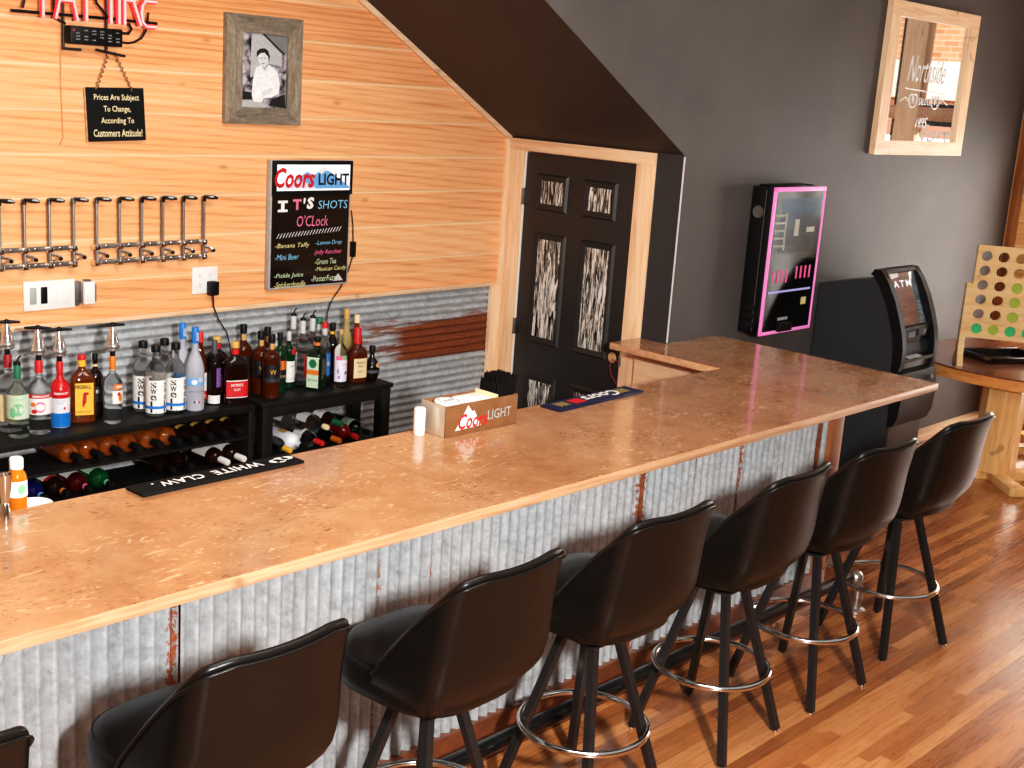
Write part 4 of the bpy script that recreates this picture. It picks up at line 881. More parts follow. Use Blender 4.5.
# framed photograph
pf = thing('picture_frame', 'weathered grey wood picture frame with a black-and-white bartender photograph', 'picture', (-1.825, -.02, 2.14))
fx0, fx1, fz0, fz1 = -2.070, -1.612, 2.145, 2.669; w1, w2 = .095, .090
ix0, ix1, iz0, iz1 = fx0 + .098, fx1 - .088, fz0 + .082, fz1 - .086
for a, b, c_, d_ in (((fx0, fz0), (fx1, fz0), (ix1, iz0), (ix0, iz0)), ((fx1, fz0), (fx1, fz1), (ix1, iz1), (ix1, iz0)), ((fx1, fz1), (fx0, fz1), (ix0, iz1), (ix1, iz1)), ((fx0, fz1), (fx0, fz0), (ix0, iz0), (ix0, iz1))):
    g = G(); g.prism([a, b, c_, d_], -.030, -.004, 'y'); obj('frame_rail', g, 'barn' if a[1] == b[1] else 'barn_v', pf, smooth=0)
def photo_bg():
    t = NT('old_photo_print'); p = t.pos(); n = t.noise(t.scale(p, (14, 1, 14)), 1.4, 5, .7, .4)
    return t.set(color=t.ramp(n, [(.40, srgb(28, 24, 28)), (.48, srgb(128, 122, 130)), (.58, srgb(176, 170, 178)), (.68, srgb(228, 224, 230))]), rough=.35)
ph = obj('photograph', G().box((ix0, -.014, iz0), (ix1, -.008, iz1)), photo_bg(), pf, smooth=0)
pw_, phh = ix1 - ix0, iz1 - iz0
def shape(name, pts, m, lvl):
    g = G(); g.add([(ix0 + x * pw_, -.0142 - lvl * .0004, iz1 - y * phh) for x, y in pts], [list(range(len(pts)))]); return obj(name, g, m, ph, smooth=0)
pg = {k: plain('print_grey_%s' % k, srgb(*([v] * 3)), .08, 60, rough=.5) for k, v in dict(dark=30, mid=120, lite=178, white=236, face=214).items()}
shape('printed_wall', [(.22, 0), (.62, 0), (.9, .2), (.9, .42), (.62, .4), (.42, .52), (.2, .6)], pg['lite'], 1)
shape('printed_shelf', [(.45, 0), (1, 0), (1, .26), (.86, .24)], pg['mid'], 2)
shape('printed_ledge', [(.44, 0), (.5, 0), (.95, .24), (.95, .27)], pg['dark'], 3)
shape('printed_counter', [(0, .78), (.25, .80), (.25, .9), (0, .9)], pg['dark'], 3)
shape('printed_bar', [(0, .90), (.55, .94), (.55, 1), (0, 1)], pg['lite'], 3)
shape('printed_bottles', [(.68, .88), (.98, .80), (1, 1), (.62, .97)], pg['dark'], 3)
shape('printed_shirt', [(.26, .62), (.32, .46), (.44, .42), (.52, .47), (.62, .41), (.80, .50), (.86, .66), (.84, .80), (.66, .86), (.50, .87), (.46, .93), (.28, .92), (.24, .84)], pg['white'], 4)
shape('printed_arms', [(.45, .79), (.66, .72), (.72, .74), (.62, .80), (.50, .84)], pg['face'], 5)
shape('printed_collar', [(.44, .43), (.52, .50), (.60, .42), (.58, .40), (.46, .41)], pg['lite'], 5)
shape('printed_face', [(.36, .30), (.40, .25), (.50, .23), (.57, .27), (.59, .35), (.56, .41), (.49, .445), (.41, .42), (.37, .37)], pg['face'], 6)
shape('printed_hair', [(.33, .32), (.33, .24), (.40, .20), (.50, .19), (.58, .22), (.62, .30), (.60, .38), (.575, .30), (.50, .25), (.41, .26), (.37, .29)], pg['dark'], 7)
shape('printed_eyes', [(.40, .325), (.45, .318), (.45, .332), (.40, .338)], pg['mid'], 7); shape('printed_eyes', [(.495, .315), (.545, .318), (.545, .332), (.495, .328)], pg['mid'], 7); shape('printed_mouth', [(.43, .395), (.51, .388), (.505, .402), (.44, .408)], pg['mid'], 7)

# chrome tap racks on the wall
def tap_rack(xs, label, x0, x1):
    t = thing('tap_rack', label, 'tap rack', ((x0 + x1) / 2, 0, 1.50), 'chrome tap racks on the planks')
    for z in (1.570, 1.497):
        g = G(); g.box((x0, -.018, z - .011), (x1, -.004, z + .011), .002); ra = obj('rail', g, 'dull_metal', t)
        g = G()
        for xa, xb in zip(xs[:-1], xs[1:]): g.lathe([(.007, 0), (.007, .004), (.004, .006)], 10, mat=Matrix.Translation(((xa + xb) / 2, -.018, z)) @ Matrix.Rotation(PI / 2, 4, 'X'))
        obj('screw', g, 'chrome', ra)
    for x in xs:
        g = G(); g.tube([(x, -.035, 1.49), (x, -.035, 1.785)], .0072, 10); po = obj('post', g, 'dull_metal', t)
        g = G(); g.tube([(x, -.035, 1.77), (x, -.037, 1.795)], .010, 8); g.tube([(x, -.035, 1.792), (x + .02, -.048, 1.791), (x + .04, -.058, 1.790), (x + .058, -.066, 1.786)], [.008, .010, .011, .006], 8); obj('spout', g, 'black_gloss', po)
        for z in (1.570, 1.497):
            g = G(); g.box((x - .015, -.048, z - .013), (x + .015, -.003, z + .013), .004); g.lathe([(.011, 0), (.011, .006), (.006, .010)], 12, mat=Matrix.Translation((x, -.048, z)) @ Matrix.Rotation(PI / 2, 4, 'X'))
            obj('clamp', g, 'chrome', po)
        g = G(); g.tube([(x + .002, -.045, 1.548), (x + .022, -.062, 1.545), (x + .03, -.07, 1.538)], .006, 8); g.tube([(x, -.04, 1.51), (x + .016, -.055, 1.525)], .005, 8); obj('lever', g, 'chrome', po)
        g = G(); g.ball((x + .032, -.072, 1.532), .010, 10); obj('lever_knob', g, 'black', po)
    return t
tap_rack([x - .022 for x in (-2.736, -2.620, -2.505, -2.393, -2.280, -2.165)], 'chrome six-post tap rack on the planks above the outlet plate', -2.768, -2.175)
tap_rack([x - .022 for x in (-3.420, -3.305, -3.192, -3.080, -2.964, -2.849)], 'chrome tap rack at the left frame edge, above the dimmer plate', -3.45, -2.86)

# switch plate, dimmer box, outlet
sp = thing('switch_plate', 'white wall plate with four dimmer and switch modules', 'switch plate', (-2.98, -.01, 1.36))
obj('plate', G().box((-3.100, -.012, 1.293), (-2.856, -.001, 1.426), .003), 'white', sp)
for i, m in enumerate(('grey', 'black', 'white', 'white')):
    x = -3.058 + i * .052; obj('module', G().box((x - .015, -.016, 1.322), (x + .016, -.011, 1.398), .002), m, sp)
g = G()
for i in range(4): text(g, ['LIGHTS', 'FAN', 'BAR', 'SIGN'][i], onwall(-3.058 + i * .052, 1.307, -.0128), .022, .005)
bd = thing('dimmer_switch', 'loose white dimmer switch standing out beside the four-module plate', 'switch', (-2.81, -.02, 1.36))
g = G(); g.box((-2.852, -.010, 1.300), (-2.832, -.001, 1.415), .001); g.box((-2.834, -.03, 1.312), (-2.826, -.001, 1.410), .001); obj('mounting_bracket', g, 'dull_metal', bd)
g = G(); g.box((-2.826, -.045, 1.308), (-2.772, -.006, 1.414), .004); dm = obj('dimmer_body', g, 'white', bd)
obj('paddle', G().box((-2.812, -.050, 1.325), (-2.788, -.044, 1.398), .002), 'white', dm)
g = G(); g.box((-2.82, -.047, 1.416), (-2.795, -.02, 1.424), .001); g.box((-2.775, -.047, 1.32), (-2.768, -.01, 1.40), .001); obj('terminal', g, 'dull_metal', dm)
op = thing('outlet_plate', 'white double outlet plate on the planks left of the menu board', 'outlet', (-2.16, -.01, 1.37))
obj('plate', G().box((-2.232, -.010, 1.307), (-2.086, -.001, 1.441), .003), 'white', op)
g = G()
for x in (-2.188, -2.132):
    for z in (1.400, 1.350):
        g.box((x - .006, -.0112, z - .003), (x - .004, -.0095, z + .008)); g.box((x + .004, -.0112, z - .003), (x + .006, -.0095, z + .008)); g.box((x - .002, -.0112, z - .012), (x + .002, -.0095, z - .008))
obj('sockets', g, 'grey', op, smooth=0)
ch = thing('power_adapter', 'small black plug adapter in the outlet with a cord hanging behind the bottles', 'power adapter', (-2.125, -.03, 1.33))
obj('plug_body', G().box((-2.152, -.055, 1.300), (-2.104, -.0102, 1.370), .006), 'black', ch)
obj('cord', G().tube([(-2.128, -.035, 1.30), (-2.122, -.032, 1.24), (-2.09, -.03, 1.17), (-2.04, -.03, 1.10), (-2.02, -.032, 1.02), (-2.02, -.04, .90)], .0035, 7), 'black', ch)

# menu board
mb = thing('menu_board', 'black chalk menu board with lit beer header panel and bright handwriting', 'menu board', (-1.515, -.02, 1.30))
bx0, bx1, bz0, bz1 = -1.797, -1.270, 1.303, 1.970
g = G(); g.box((bx0, -.040, bz0), (bx1, -.003, bz1), .004); obj('casing', g, 'grey', mb)
bo = obj('writing_surface', G().box((bx0 + .010, -.0412, bz0 + .010), (bx1 - .010, -.039, 1.792)), 'black_gloss', mb, smooth=0)
obj('header_bezel', G().box((bx0 + .005, -.048, 1.790), (bx1 + .004, -.039, bz1 - .002), .003), 'black', mb)
hp = obj('header_panel', G().box((bx0 + .032, -.0492, 1.814), (bx1 - .018, -.0478, bz1 - .022)), 'led_white', mb, smooth=0)
cx_ = (bx0 + bx1) / 2
def onh(x, z): return (cx_ + .006 + x, -.0502, 1.882 + z)
def mt(pts, m, k=0):
    g = G(); g.add([(cx_ + .006 + x, -.0496 - k * .0002, 1.882 + z) for x, z in pts], [list(range(len(pts)))]); obj('mountain', g, m, hp, smooth=0)
mt([(-.20, -.058), (-.05, .03), (.0, .012), (.06, .058), (.12, .02), (.25, -.058)], 'sky')
mt([(.02, .03), (.06, .058), (.11, .028), (.07, .036), (.05, .018)], 'white', 1)
mt([(-.2, -.058), (-.12, -.01), (-.04, -.03), (.02, -.058)], 'lav', 1)
g = G(); text(g, 'Coors', onh, .258, .104, .03, .25, at=(-.125, -.002)); obj('lettering', g, 'red', hp, smooth=0)
g = G(); text(g, 'LIGHT', onh, .205, .062, .03, at=(.130, -.010)); obj('lettering', g, 'ink', hp, smooth=0)
def onb(x, z): return (bx0 + .004 + x * .945, -.0420, bz1 - z)
H = bz1 - bz0
def chalk(body, x, z, w, h, m, bold=.0, shear=.12):
    g = G(); text(g, body, lambda a, b: onb(x + a, z - b), w, h, bold, shear); obj('chalk_writing', g, m, bo, smooth=0)
g = G()
for a0, a1, c0_, c1_ in ((.045, .110, .206, .219), (.045, .110, .252, .265), (.066, .089, .2191, .2519)): g.quad(onb(a0, c1_), onb(a1, c1_), onb(a1, c0_), onb(a0, c0_))
obj('chalk_writing', g, 'paper', bo, smooth=0)
chalk("T", .175, .228, .06, .055, 'chalk_p', .04, 0); chalk("'", .225, .21, .015, .03, 'paper', .03); chalk('S', .265, .222, .05, .062, 'paper', .05)
chalk('SHOTS', .425, .232, .21, .045, 'chalk_b', .0, .1); chalk("O'CLock", .285, .315, .22, .058, 'chalk_p', .0, .15)
g = G()
for k in range(22): g.tube([onb(.042 + k * .0205, .402 - k * .0012), onb(.058 + k * .0205, .377 - k * .0012)], .0016, 4)
obj('chalk_border', g, 'paper', bo, smooth=0)
for s_, x, z, w_, m in (('-Banana Taffy', .150, .443, .235, 'chalk_y'), ('-Mini Beer', .115, .500, .165, 'chalk_b'), ('-Pickle Juice', .130, .600, .20, 'chalk_g'), ('-Snickerdoodle', .140, .645, .215, 'chalk_y'),
                     ('-Lemon Drop', .405, .437, .185, 'chalk_b'), ('-Jolly Rancher', .400, .487, .20, 'pink'), ('-Green Tea', .385, .535, .155, 'chalk_g'), ('-Mexican Candy', .425, .578, .225, 'chalk_y'), ('-PotterFuzz', .375, .626, .175, 'chalk_g')):
    chalk(s_, x, z, w_, .030, m, .0, .2)
g = G(); g.add([onb(.44, .645), onb(.515, .645), onb(.48, .605)], [(0, 1, 2)]); obj('printed_mountain', g, 'silver', bo, smooth=0)
mc = thing('extension_cable', 'black cable with inline switch hanging at the right of the menu board', 'cable', (-1.225, -.02, 1.5))
obj('inline_switch', G().box((-1.236, -.035, 1.445), (-1.212, -.006, 1.53), .004), 'black', mc)
obj('cable', G().tube([(-1.243, -.018, 1.70), (-1.228, -.018, 1.62), (-1.224, -.02, 1.53)], .003, 6), 'black', mc)
obj('cable', G().tube([(-1.224, -.02, 1.445), (-1.25, -.02, 1.37), (-1.30, -.02, 1.28), (-1.36, -.025, 1.22), (-1.395, -.03, 1.15), (-1.40, -.03, 1.0)], .0035, 6), 'black', mc)

# ------------------------------------------------------------------ mirror on the charcoal wall
mi = thing('wall_mirror', 'pine-framed mirror etched with white lettering on the charcoal wall', 'mirror', (2.74, DY - .02, 2.135))
mx0, mx1, mz0, mz1 = 2.035, 3.345, 2.137, 3.115; fwd = .125
for a, b, c_, d_, m in (((mx0, mz0), (mx1, mz0), (mx1, mz0 + fwd * .75), (mx0, mz0 + fwd * .75), 'trim_x'), ((mx0, mz1 - fwd * .75), (mx1, mz1 - fwd * .75), (mx1, mz1), (mx0, mz1), 'trim_x'), ((mx0, mz0 + fwd * .75), (mx0 + fwd, mz0 + fwd * .75), (mx0 + fwd, mz1 - fwd * .75), (mx0, mz1 - fwd * .75), 'trim_v'), ((mx1 - fwd, mz0 + fwd * .75), (mx1, mz0 + fwd * .75), (mx1, mz1 - fwd * .75), (mx1 - fwd, mz1 - fwd * .75), 'trim_v')):
    g = G(); g.prism([a, b, c_, d_], DY - .045, DY - .004, 'y'); obj('frame_rail', g, m, mi, smooth=0)
gl = obj('mirror_glass', G().box((mx0 + .12, DY - .022, mz0 + .09), (mx1 - .12, DY - .008, mz1 - .09)), 'mirror', mi, smooth=0)
onm = onwall((mx0 + mx1) / 2, (mz0 + mz1) / 2, DY - .0235)
g = G(); text(g, 'Northside', onm, .56, .17, .0, .35, at=(-.01, .08)); obj('etched_lettering', g, 'white', gl, smooth=0)
g = G(); text(g, 'SALOON', onm, .20, .05, .01, at=(.02, -.13)); text(g, '1895', onm, .17, .07, .01, .2, at=(0, -.27)); obj('etched_lettering', g, 'white', gl, smooth=0)
g = G(); P_ = lambda x, z: Vector(onm(x, z)) 
g.tube([P_(-.30, -.05), P_(.28, -.07)], .004, 6)
for sgn in (-1, 1):
    g.tube([P_(sgn * (.13 + .08 * k / 14 + (.05 * math.cos(k * .7))), -.13 + .045 * math.sin(k * .7)) for k in range(15)], .004, 6); g.tube([P_(sgn * .2, -.15), P_(sgn * .28, -.11), P_(sgn * .36, -.14)], .004, 6)
obj('etched_scroll', g, 'white', gl, smooth=0)

# ------------------------------------------------------------------ wall jukebox
jb = thing('jukebox', 'black wall-hung touchscreen jukebox outlined by a pink light strip', 'jukebox', (.98, DY - .08, 1.076))
jx0, jx1, jz0, jz1, jf = .696, 1.272, 1.076, 1.950, -1.453
g = G(); g.box((jx0 + .004, jf + .05, jz0 + .004), (jx1 - .004, DY - .002, jz1 - .004), .008); obj('cabinet', g, 'black', jb)
g = G(); g.box((jx0, jf + .006, jz0), (jx1, jf + .047, jz1), .006); fd = obj('front_door', g, 'black_gloss', jb)
g = G(); w = .024
g.box((jx0, jf - .006, jz0), (jx0 + w, jf + .008, jz1), .004); g.box((jx1 - .010, jf - .006, jz0), (jx1, jf + .008, jz1), .004); g.box((jx0, jf - .006, jz1 - .026), (jx1, jf + .008, jz1), .004); g.box((jx0, jf - .006, jz0), (jx1, jf + .008, jz0 + .02), .004)
obj('light_strip', g, 'jb_pink', fd)
scr = obj('screen', G().box((jx0 + .028, jf + .000, jz0 + .02), (jx1 - .018, jf + .007, jz1 - .026)), 'screen_glass', jb, smooth=0)
def jbg():  # bluish street reflection, painted as a glowing picture on the screen
    t = NT('screen_reflection'); p = t.pos(); x, y, z = t.sep(p); n = t.noise(t.scale(p, (3, 1, 9)), 1.5, 4, .6, .6)
    f = t.math('ADD', t.math('MULTIPLY', t.mapr(z, 1.56, 1.92, 0, 1), .8), t.math('MULTIPLY', t.math('SUBTRACT', n, .5), .7))
    c = t.ramp(f, [(.1, srgb(14, 14, 15)), (.35, srgb(64, 72, 74)), (.55, srgb(56, 96, 122)), (.8, srgb(104, 146, 172)), (1, srgb(30, 48, 62))])
    return t.set(color=(0, 0, 0), emit=c, estr=.28, rough=.12, spec=.06)
obj('reflection_area', G().box((jx0 + .10, jf - .0012, 1.56), (jx1 - .04, jf + .002, 1.885)), jbg(), scr, smooth=0)
g = G()
for k in range(4): g.box((jx0 + .075 + k * .05, jf - .002, 1.385), (jx0 + .092 + k * .05, jf, 1.46)); g.box((jx0 + .335 + k * .05, jf - .002, 1.40), (jx0 + .352 + k * .05, jf, 1.475))
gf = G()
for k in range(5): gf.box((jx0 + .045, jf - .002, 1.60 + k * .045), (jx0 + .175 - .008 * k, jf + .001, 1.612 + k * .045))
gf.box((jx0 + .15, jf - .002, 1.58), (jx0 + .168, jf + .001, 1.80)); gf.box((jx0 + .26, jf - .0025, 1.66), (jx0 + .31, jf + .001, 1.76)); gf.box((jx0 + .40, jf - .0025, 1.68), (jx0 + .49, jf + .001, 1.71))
obj('reflected_frames', gf, emis('reflection_cream', srgb(200, 186, 160), .45), scr, smooth=0)  # reflected window frames, painted on the screen as glowing cream bars
obj('pink_bars', g, emis('bar_pink', srgb(220, 50, 120), .9), scr, smooth=0)
obj('menu_line', G().box((jx0 + .05, jf - .002, 1.325), (jx1 - .05, jf, 1.337)), emis('line_violet', srgb(170, 160, 220), .9), scr, smooth=0)
g = G(); g.box((jx1 - .14, jf - .002, 1.235), (jx1 - .085, jf, 1.28)); obj('credit_sticker', g, 'chalk_y', scr, smooth=0)
g = G()
for k in range(5): g.box((jx0 + .19 + k * .022, jf - .006, 1.155), (jx0 + .207 + k * .022, jf, 1.172), .001)
obj('button_row', g, 'grey', scr)
g = G(); g.box((jx0 + .175, jf - .03, 1.09), (jx0 + .32, jf, 1.145), .004); obj('card_reader', g, 'black', jb)
g = G(); g.lathe([(.036, 0), (.036, .004), (.03, .003), (.006, .003)], 20, mat=Matrix.Translation((jx0 + .004, -1.355, 1.80)) @ Matrix.Rotation(-PI / 2, 4, 'Y')); obj('cooling_fan', g, 'dull_metal', jb)
g = G()
for k in range(3): g.box((jx0 + .0, -1.40, 1.12 + k * .05), (jx0 + .005, -1.33, 1.15 + k * .05), .001)
obj('vent', g, 'black_matte', jb)
g = G(); g.tube([(jx0 + .003, jf + .055, 1.1), (jx0 + .003, jf + .055, 1.93)], .0022, 6); obj('hinge_rod', g, 'steel', jb)
g = G(); g.box((jx0 + .06, -1.42, jz1 - .004), (jx1 - .06, DY - .01, jz1 + .006), .004); obj('top_vent', g, 'black', jb)

# ------------------------------------------------------------------ cash machine
at = thing('cash_machine', 'charcoal free-standing cash machine with curved black front blades, by the charcoal wall', 'cash machine', (1.83, -1.6, 0))
ax0, ax1 = 1.585, 2.06
prof = [(DY - .02, 0), (-1.90, 0), (-1.90, .96), (-1.86, 1.08), (-1.80, 1.24), (-1.735, 1.353), (-1.69, 1.40), (DY - .02, 1.318)]
g = G(); g.prism(prof, ax0, ax1, 'x'); obj('cabinet', g, 'atm_side', at, smooth=0)
obj('front_panel', G().box((ax0 + .02, -1.912, .02), (ax1 - .02, -1.899, .90), .003), 'atm_brown', at)
bo_ = [(-1.665, 1.425), (-1.69, 1.462), (-1.735, 1.46), (-1.79, 1.395), (-1.85, 1.29), (-1.895, 1.18), (-1.925, 1.09), (-1.945, .99), (-1.945, .90), (-1.925, .84), (-1.90, .80), (-1.885, .86), (-1.882, .98), (-1.862, 1.078), (-1.831, 1.162), (-1.793, 1.259), (-1.739, 1.353), (-1.69, 1.418)]
for x0, x1 in ((ax0 - .012, ax0 + .045), (ax1 - .045, ax1 + .012)):
    g = G(); g.prism(bo_, x0, x1, 'x'); obj('side_blade', g, 'black', at, smooth=50)
g = G(); g.prism([(-1.665, 1.425), (-1.69, 1.462), (-1.735, 1.46), (-1.75, 1.44), (-1.70, 1.42)], ax0 + .04, ax1 - .04, 'x'); obj('top_hood', g, 'black', at, smooth=50)
def tilt_face(y0, z0, y1, z1): return lambda x, t: (x, y0 + (y1 - y0) * t, z0 + (z1 - z0) * t)
S0 = (-1.868, 1.12); S1 = (-1.735, 1.432)
def atm_scr():  # reflected wood painted in as brown grain with a faint glow
    t = NT('cash_machine_screen'); p = t.pos(); n = t.noise(t.scale(p, (9, 9, 40)), 1.2, 4, .6, 1.0)
    c = t.ramp(n, [(.3, srgb(70, 40, 26)), (.5, srgb(104, 64, 42)), (.7, srgb(132, 88, 62))])
    return t.set(color=c, rough=.35, emit=c, estr=.2, spec=.08)
F1 = tilt_face(*S0, *S1)
g = G(); g.add([F1(ax0 + .05, 0), F1(ax1 - .13, 0), F1(ax1 - .13, 1), F1(ax0 + .05, 1)], [(0, 1, 2, 3)]); sc_ = obj('screen', g, atm_scr(), at, smooth=0)
F2 = tilt_face(S0[0] - .004, S0[1], S1[0] - .004, S1[1])
g = G(); g.add([F2(ax0 + .05, .88), F2(ax0 + .20, .93), F2(ax0 + .20, 1), F2(ax0 + .05, 1)], [(0, 1, 2, 3)]); obj('painted_glare', g, 'paper', sc_, smooth=0)  # white quad painted as glare in the screen's upper corner
g = G(); text(g, 'ATM', lambda x, z: F2(ax0 + .225 + x, .79 + z), .235, .13, .03, 0, 1.4); obj('lettering', g, 'led_white', sc_, smooth=0)
g = G(); g.add([F1(ax1 - .13, 0), F1(ax1 - .05, 0), F1(ax1 - .05, 1), F1(ax1 - .13, 1)], [(0, 1, 2, 3)]); gs = obj('instruction_strip', g, plain('blue_grey_strip', srgb(110, 122, 128), .3, 20, rough=.15), at, smooth=0)
g = G(); text(g, 'CASH', lambda x, z: (ax1 - .09 - z * .3, F2(0, .25 + x * 3)[1], F2(0, .25 + x * 3)[2]), .12, .12); obj('lettering', g, 'silver', gs, smooth=0)
g = G(); g.box((ax0 + .045, -1.90, 1.02), (ax1 - .045, -1.86, 1.12), .006); mod = obj('reader_module', g, 'black', at)
g = G(); g.box((ax0 + .10, -1.915, 1.05), (ax0 + .20, -1.895, 1.09), .006); g.box((ax0 + .26, -1.92, 1.055), (ax0 + .34, -1.895, 1.095), .006); obj('card_slot', g, 'label_grey', mod)
g = G(); g.prism([(-1.90, .935), (-1.945, .925), (-1.945, .905), (-1.90, .90)], ax0 + .046, ax1 - .046, 'x'); kp = obj('keypad_shelf', g, 'black', at, smooth=0)
g = G()
for i in range(4):
    for j in range(3): g.box((ax0 + .10 + i * .045, -1.942 + j * .013, .926 + j * .002), (ax0 + .135 + i * .045, -1.931 + j * .013, .933 + j * .002), .001)
obj('keys', g, 'grey', kp)
g = G(); g.prism([(-1.899, .86), (-1.955, .84), (-1.975, .70), (-1.965, .56), (-1.94, .50), (-1.899, .49)], ax0 + .0, ax1 - .0, 'x'); obj('lower_fascia', g, 'black', at, smooth=30)
g = G(); g.lathe([(.016, 0), (.016, .012), (.01, .018)], 14, mat=Matrix.Translation((ax1 - .10, -1.97, .79)) @ Matrix.Rotation(PI / 2, 4, 'X')); obj('lock', g, 'steel', at)

# ------------------------------------------------------------------ pedestal table, game, tray
TZ = .76
tb = thing('pedestal_table', 'big rounded table with brown top, pale maple edge and pedestal, beside the cash machine', 'table', (2.75, -2.13, 0))
def ring_pts(cx, cy, a, b, n=56, e=2.3):
    out = []
    for i in range(n):
        th = 2 * PI * i / n; s, c = math.sin(th), math.cos(th); q = (abs(s) ** e + abs(c) ** e) ** (-1 / e); out.append((cx + c * q * a, cy + s * q * b))
    return out
TC = (3.32, -2.05); TA = (.80, .70)
obj('tabletop', G().prism(ring_pts(*TC, TA[0] - .002, TA[1] - .002), TZ - .012, TZ, 'z'), 'red_table', tb, smooth=30)
obj('edge_band', G().prism(ring_pts(*TC, *TA), TZ - .082, TZ - .0125, 'z'), 'maple_table', tb, smooth=30)
def octo(cx, cy, r): return [(cx + r * math.cos(PI / 8 + PI / 4 * i), cy + r * math.sin(PI / 8 + PI / 4 * i)) for i in range(8)]
PCX, PCY = 2.80, -2.14
obj('pedestal', G().prism(octo(PCX, PCY, .145), .062, TZ - .082, 'z'), 'maple', tb, smooth=0)
obj('pedestal', G().prism(octo(PCX + 1.0, PCY, .145), .062, TZ - .082, 'z'), 'maple', tb, smooth=0)
for k, (px, py) in enumerate(((PCX, PCY), (PCX + 1.0, PCY))):
    for a in (225, 135, 315, 45):
        mt_ = Matrix.Translation((px, py, 0)) @ Matrix.Rotation(rad(a), 4, 'Z')
        obj('foot', G().box((.05, -.055, .0), (.43, .055, .062), .005, mt_), 'maple', tb)
# four-in-a-row game
gr = thing('game_board', 'giant wooden four-in-a-row game standing upright on the pedestal table', 'game', (2.95, -2.1, TZ))
O_ = Vector((2.75, -1.83, .96)); D_ = Vector((math.sin(rad(30)), -math.cos(rad(30)), 0)); N_ = Vector((-D_.y, D_.x, 0)) * -1   # N_ faces the camera side
if N_.dot(CAM - O_) < 0: N_ = -N_
GW, GH = .776, .62; pc, pr = .110, .0995; hx0, hz0 = .058, .052; HR = .036
def gp(u, v, n): return O_ + D_ * u + Vector((0, 0, v)) + N_ * n
def grid_panel(n0):
    g = G(); us = [0] + [hx0 + pc * (i + .5) for i in range(6)] + [GW]; vs_ = [0] + [hz0 + pr * (i + .5) for i in range(5)] + [GH]
    K = 24
    for i in range(7):
        for j in range(6):
            u0_, u1_, v0_, v1_ = us[i], us[i + 1], vs_[j], vs_[j + 1]; cu, cv = hx0 + pc * i, hz0 + pr * j
            inner = []; outer = []
            for k in range(K):
                th = 2 * PI * k / K; c, s = math.cos(th), math.sin(th); inner.append((cu + HR * c, cv + HR * s))
                tx = ((u1_ - cu) / c if c > 1e-9 else (u0_ - cu) / c if c < -1e-9 else 1e9); tz = ((v1_ - cv) / s if s > 1e-9 else (v0_ - cv) / s if s < -1e-9 else 1e9)
                tt = min(tx, tz); outer.append((cu + tt * c, cv + tt * s))
            # snap the corners
            for (qx, qz) in ((u0_, v0_), (u1_, v0_), (u1_, v1_), (u0_, v1_)):
                kk = min(range(K), key=lambda k: (outer[k][0] - qx) ** 2 + (outer[k][1] - qz) ** 2); outer[kk] = (qx, qz)
            vv = [gp(*p, n0) for p in inner] + [gp(*p, n0) for p in outer] + [gp(*p, n0 - .010) for p in inner] + [gp(*p, n0 - .010) for p in outer]
            ff = []
            for k in range(K):
                q = (k + 1) % K; ff += [(k, q, K + q, K + k), (2 * K + q, 2 * K + k, 3 * K + k, 3 * K + q), (q, k, 2 * K + k, 2 * K + q)]
            g.add(vv, ff)
    return g
obj('front_panel', grid_panel(.022), 'game_wood', gr, smooth=0)
obj('back_panel', grid_panel(-.012), 'game_wood', gr, smooth=0)
for u in (-.006, GW + .0): 
    g = G(); A8 = [gp(u, 0, .026), gp(u + .006, 0, .026), gp(u + .006, 0, -.026), gp(u, 0, -.026)]; B8 = [p + Vector((0, 0, GH)) for p in A8]; g.add(A8 + B8, [(3, 2, 1, 0), (4, 5, 6, 7), (0, 1, 5, 4), (1, 2, 6, 5), (2, 3, 7, 6), (3, 0, 4, 7)]); obj('side_strip', g, 'game_wood', gr, smooth=0)
g = G(); A8 = [gp(-.006, -.012, .024), gp(GW, -.012, .024), gp(GW, -.012, -.024), gp(-.006, -.012, -.024)]; B8 = [p + Vector((0, 0, .011)) for p in A8]; g.add(A8 + B8, [(3, 2, 1, 0), (4, 5, 6, 7), (0, 1, 5, 4), (1, 2, 6, 5), (2, 3, 7, 6), (3, 0, 4, 7)]); obj('release_bar', g, 'game_wood', gr, smooth=0)
for u0_ in (-.048, GW + .008):
    # a leg: slotted upright flaring to a foot
    pr_ = [(-.13, 0), (.13, 0), (.13, .02), (.075, .07), (.055, .16), (.05, .52), (.03, .56), (-.03, .56), (-.05, .52), (-.055, .16), (-.075, .07), (-.13, .02)]
    g = G(); vs = [O_ + D_ * u0_ + N_ * a + Vector((0, 0, TZ - O_.z + b)) for a, b in pr_] + [O_ + D_ * (u0_ + .040) + N_ * a + Vector((0, 0, TZ - O_.z + b)) for a, b in pr_]; k = len(pr_)
    g.add(vs, [list(range(k)), [k + i for i in range(k)][::-1]] + [[i, k + i, k + (i + 1) % k, (i + 1) % k] for i in range(k)]); obj('leg', g, 'game_wood', gr, smooth=0)
DISCS = {(0, 0): 'disc_green', (1, 0): 'lime', (2, 0): 'disc_green', (3, 0): 'disc_green', (4, 0): 'lime', (5, 0): 'disc_green', (2, 1): 'lime', (2, 2): 'lime', (2, 3): 'lime', (3, 1): 'lime'}
rn_ = ['bottom row', 'second row up', 'third row up', 'fourth row up']; cn_ = ['leftmost', 'second', 'third', 'fourth', 'fifth', 'sixth', 'seventh']
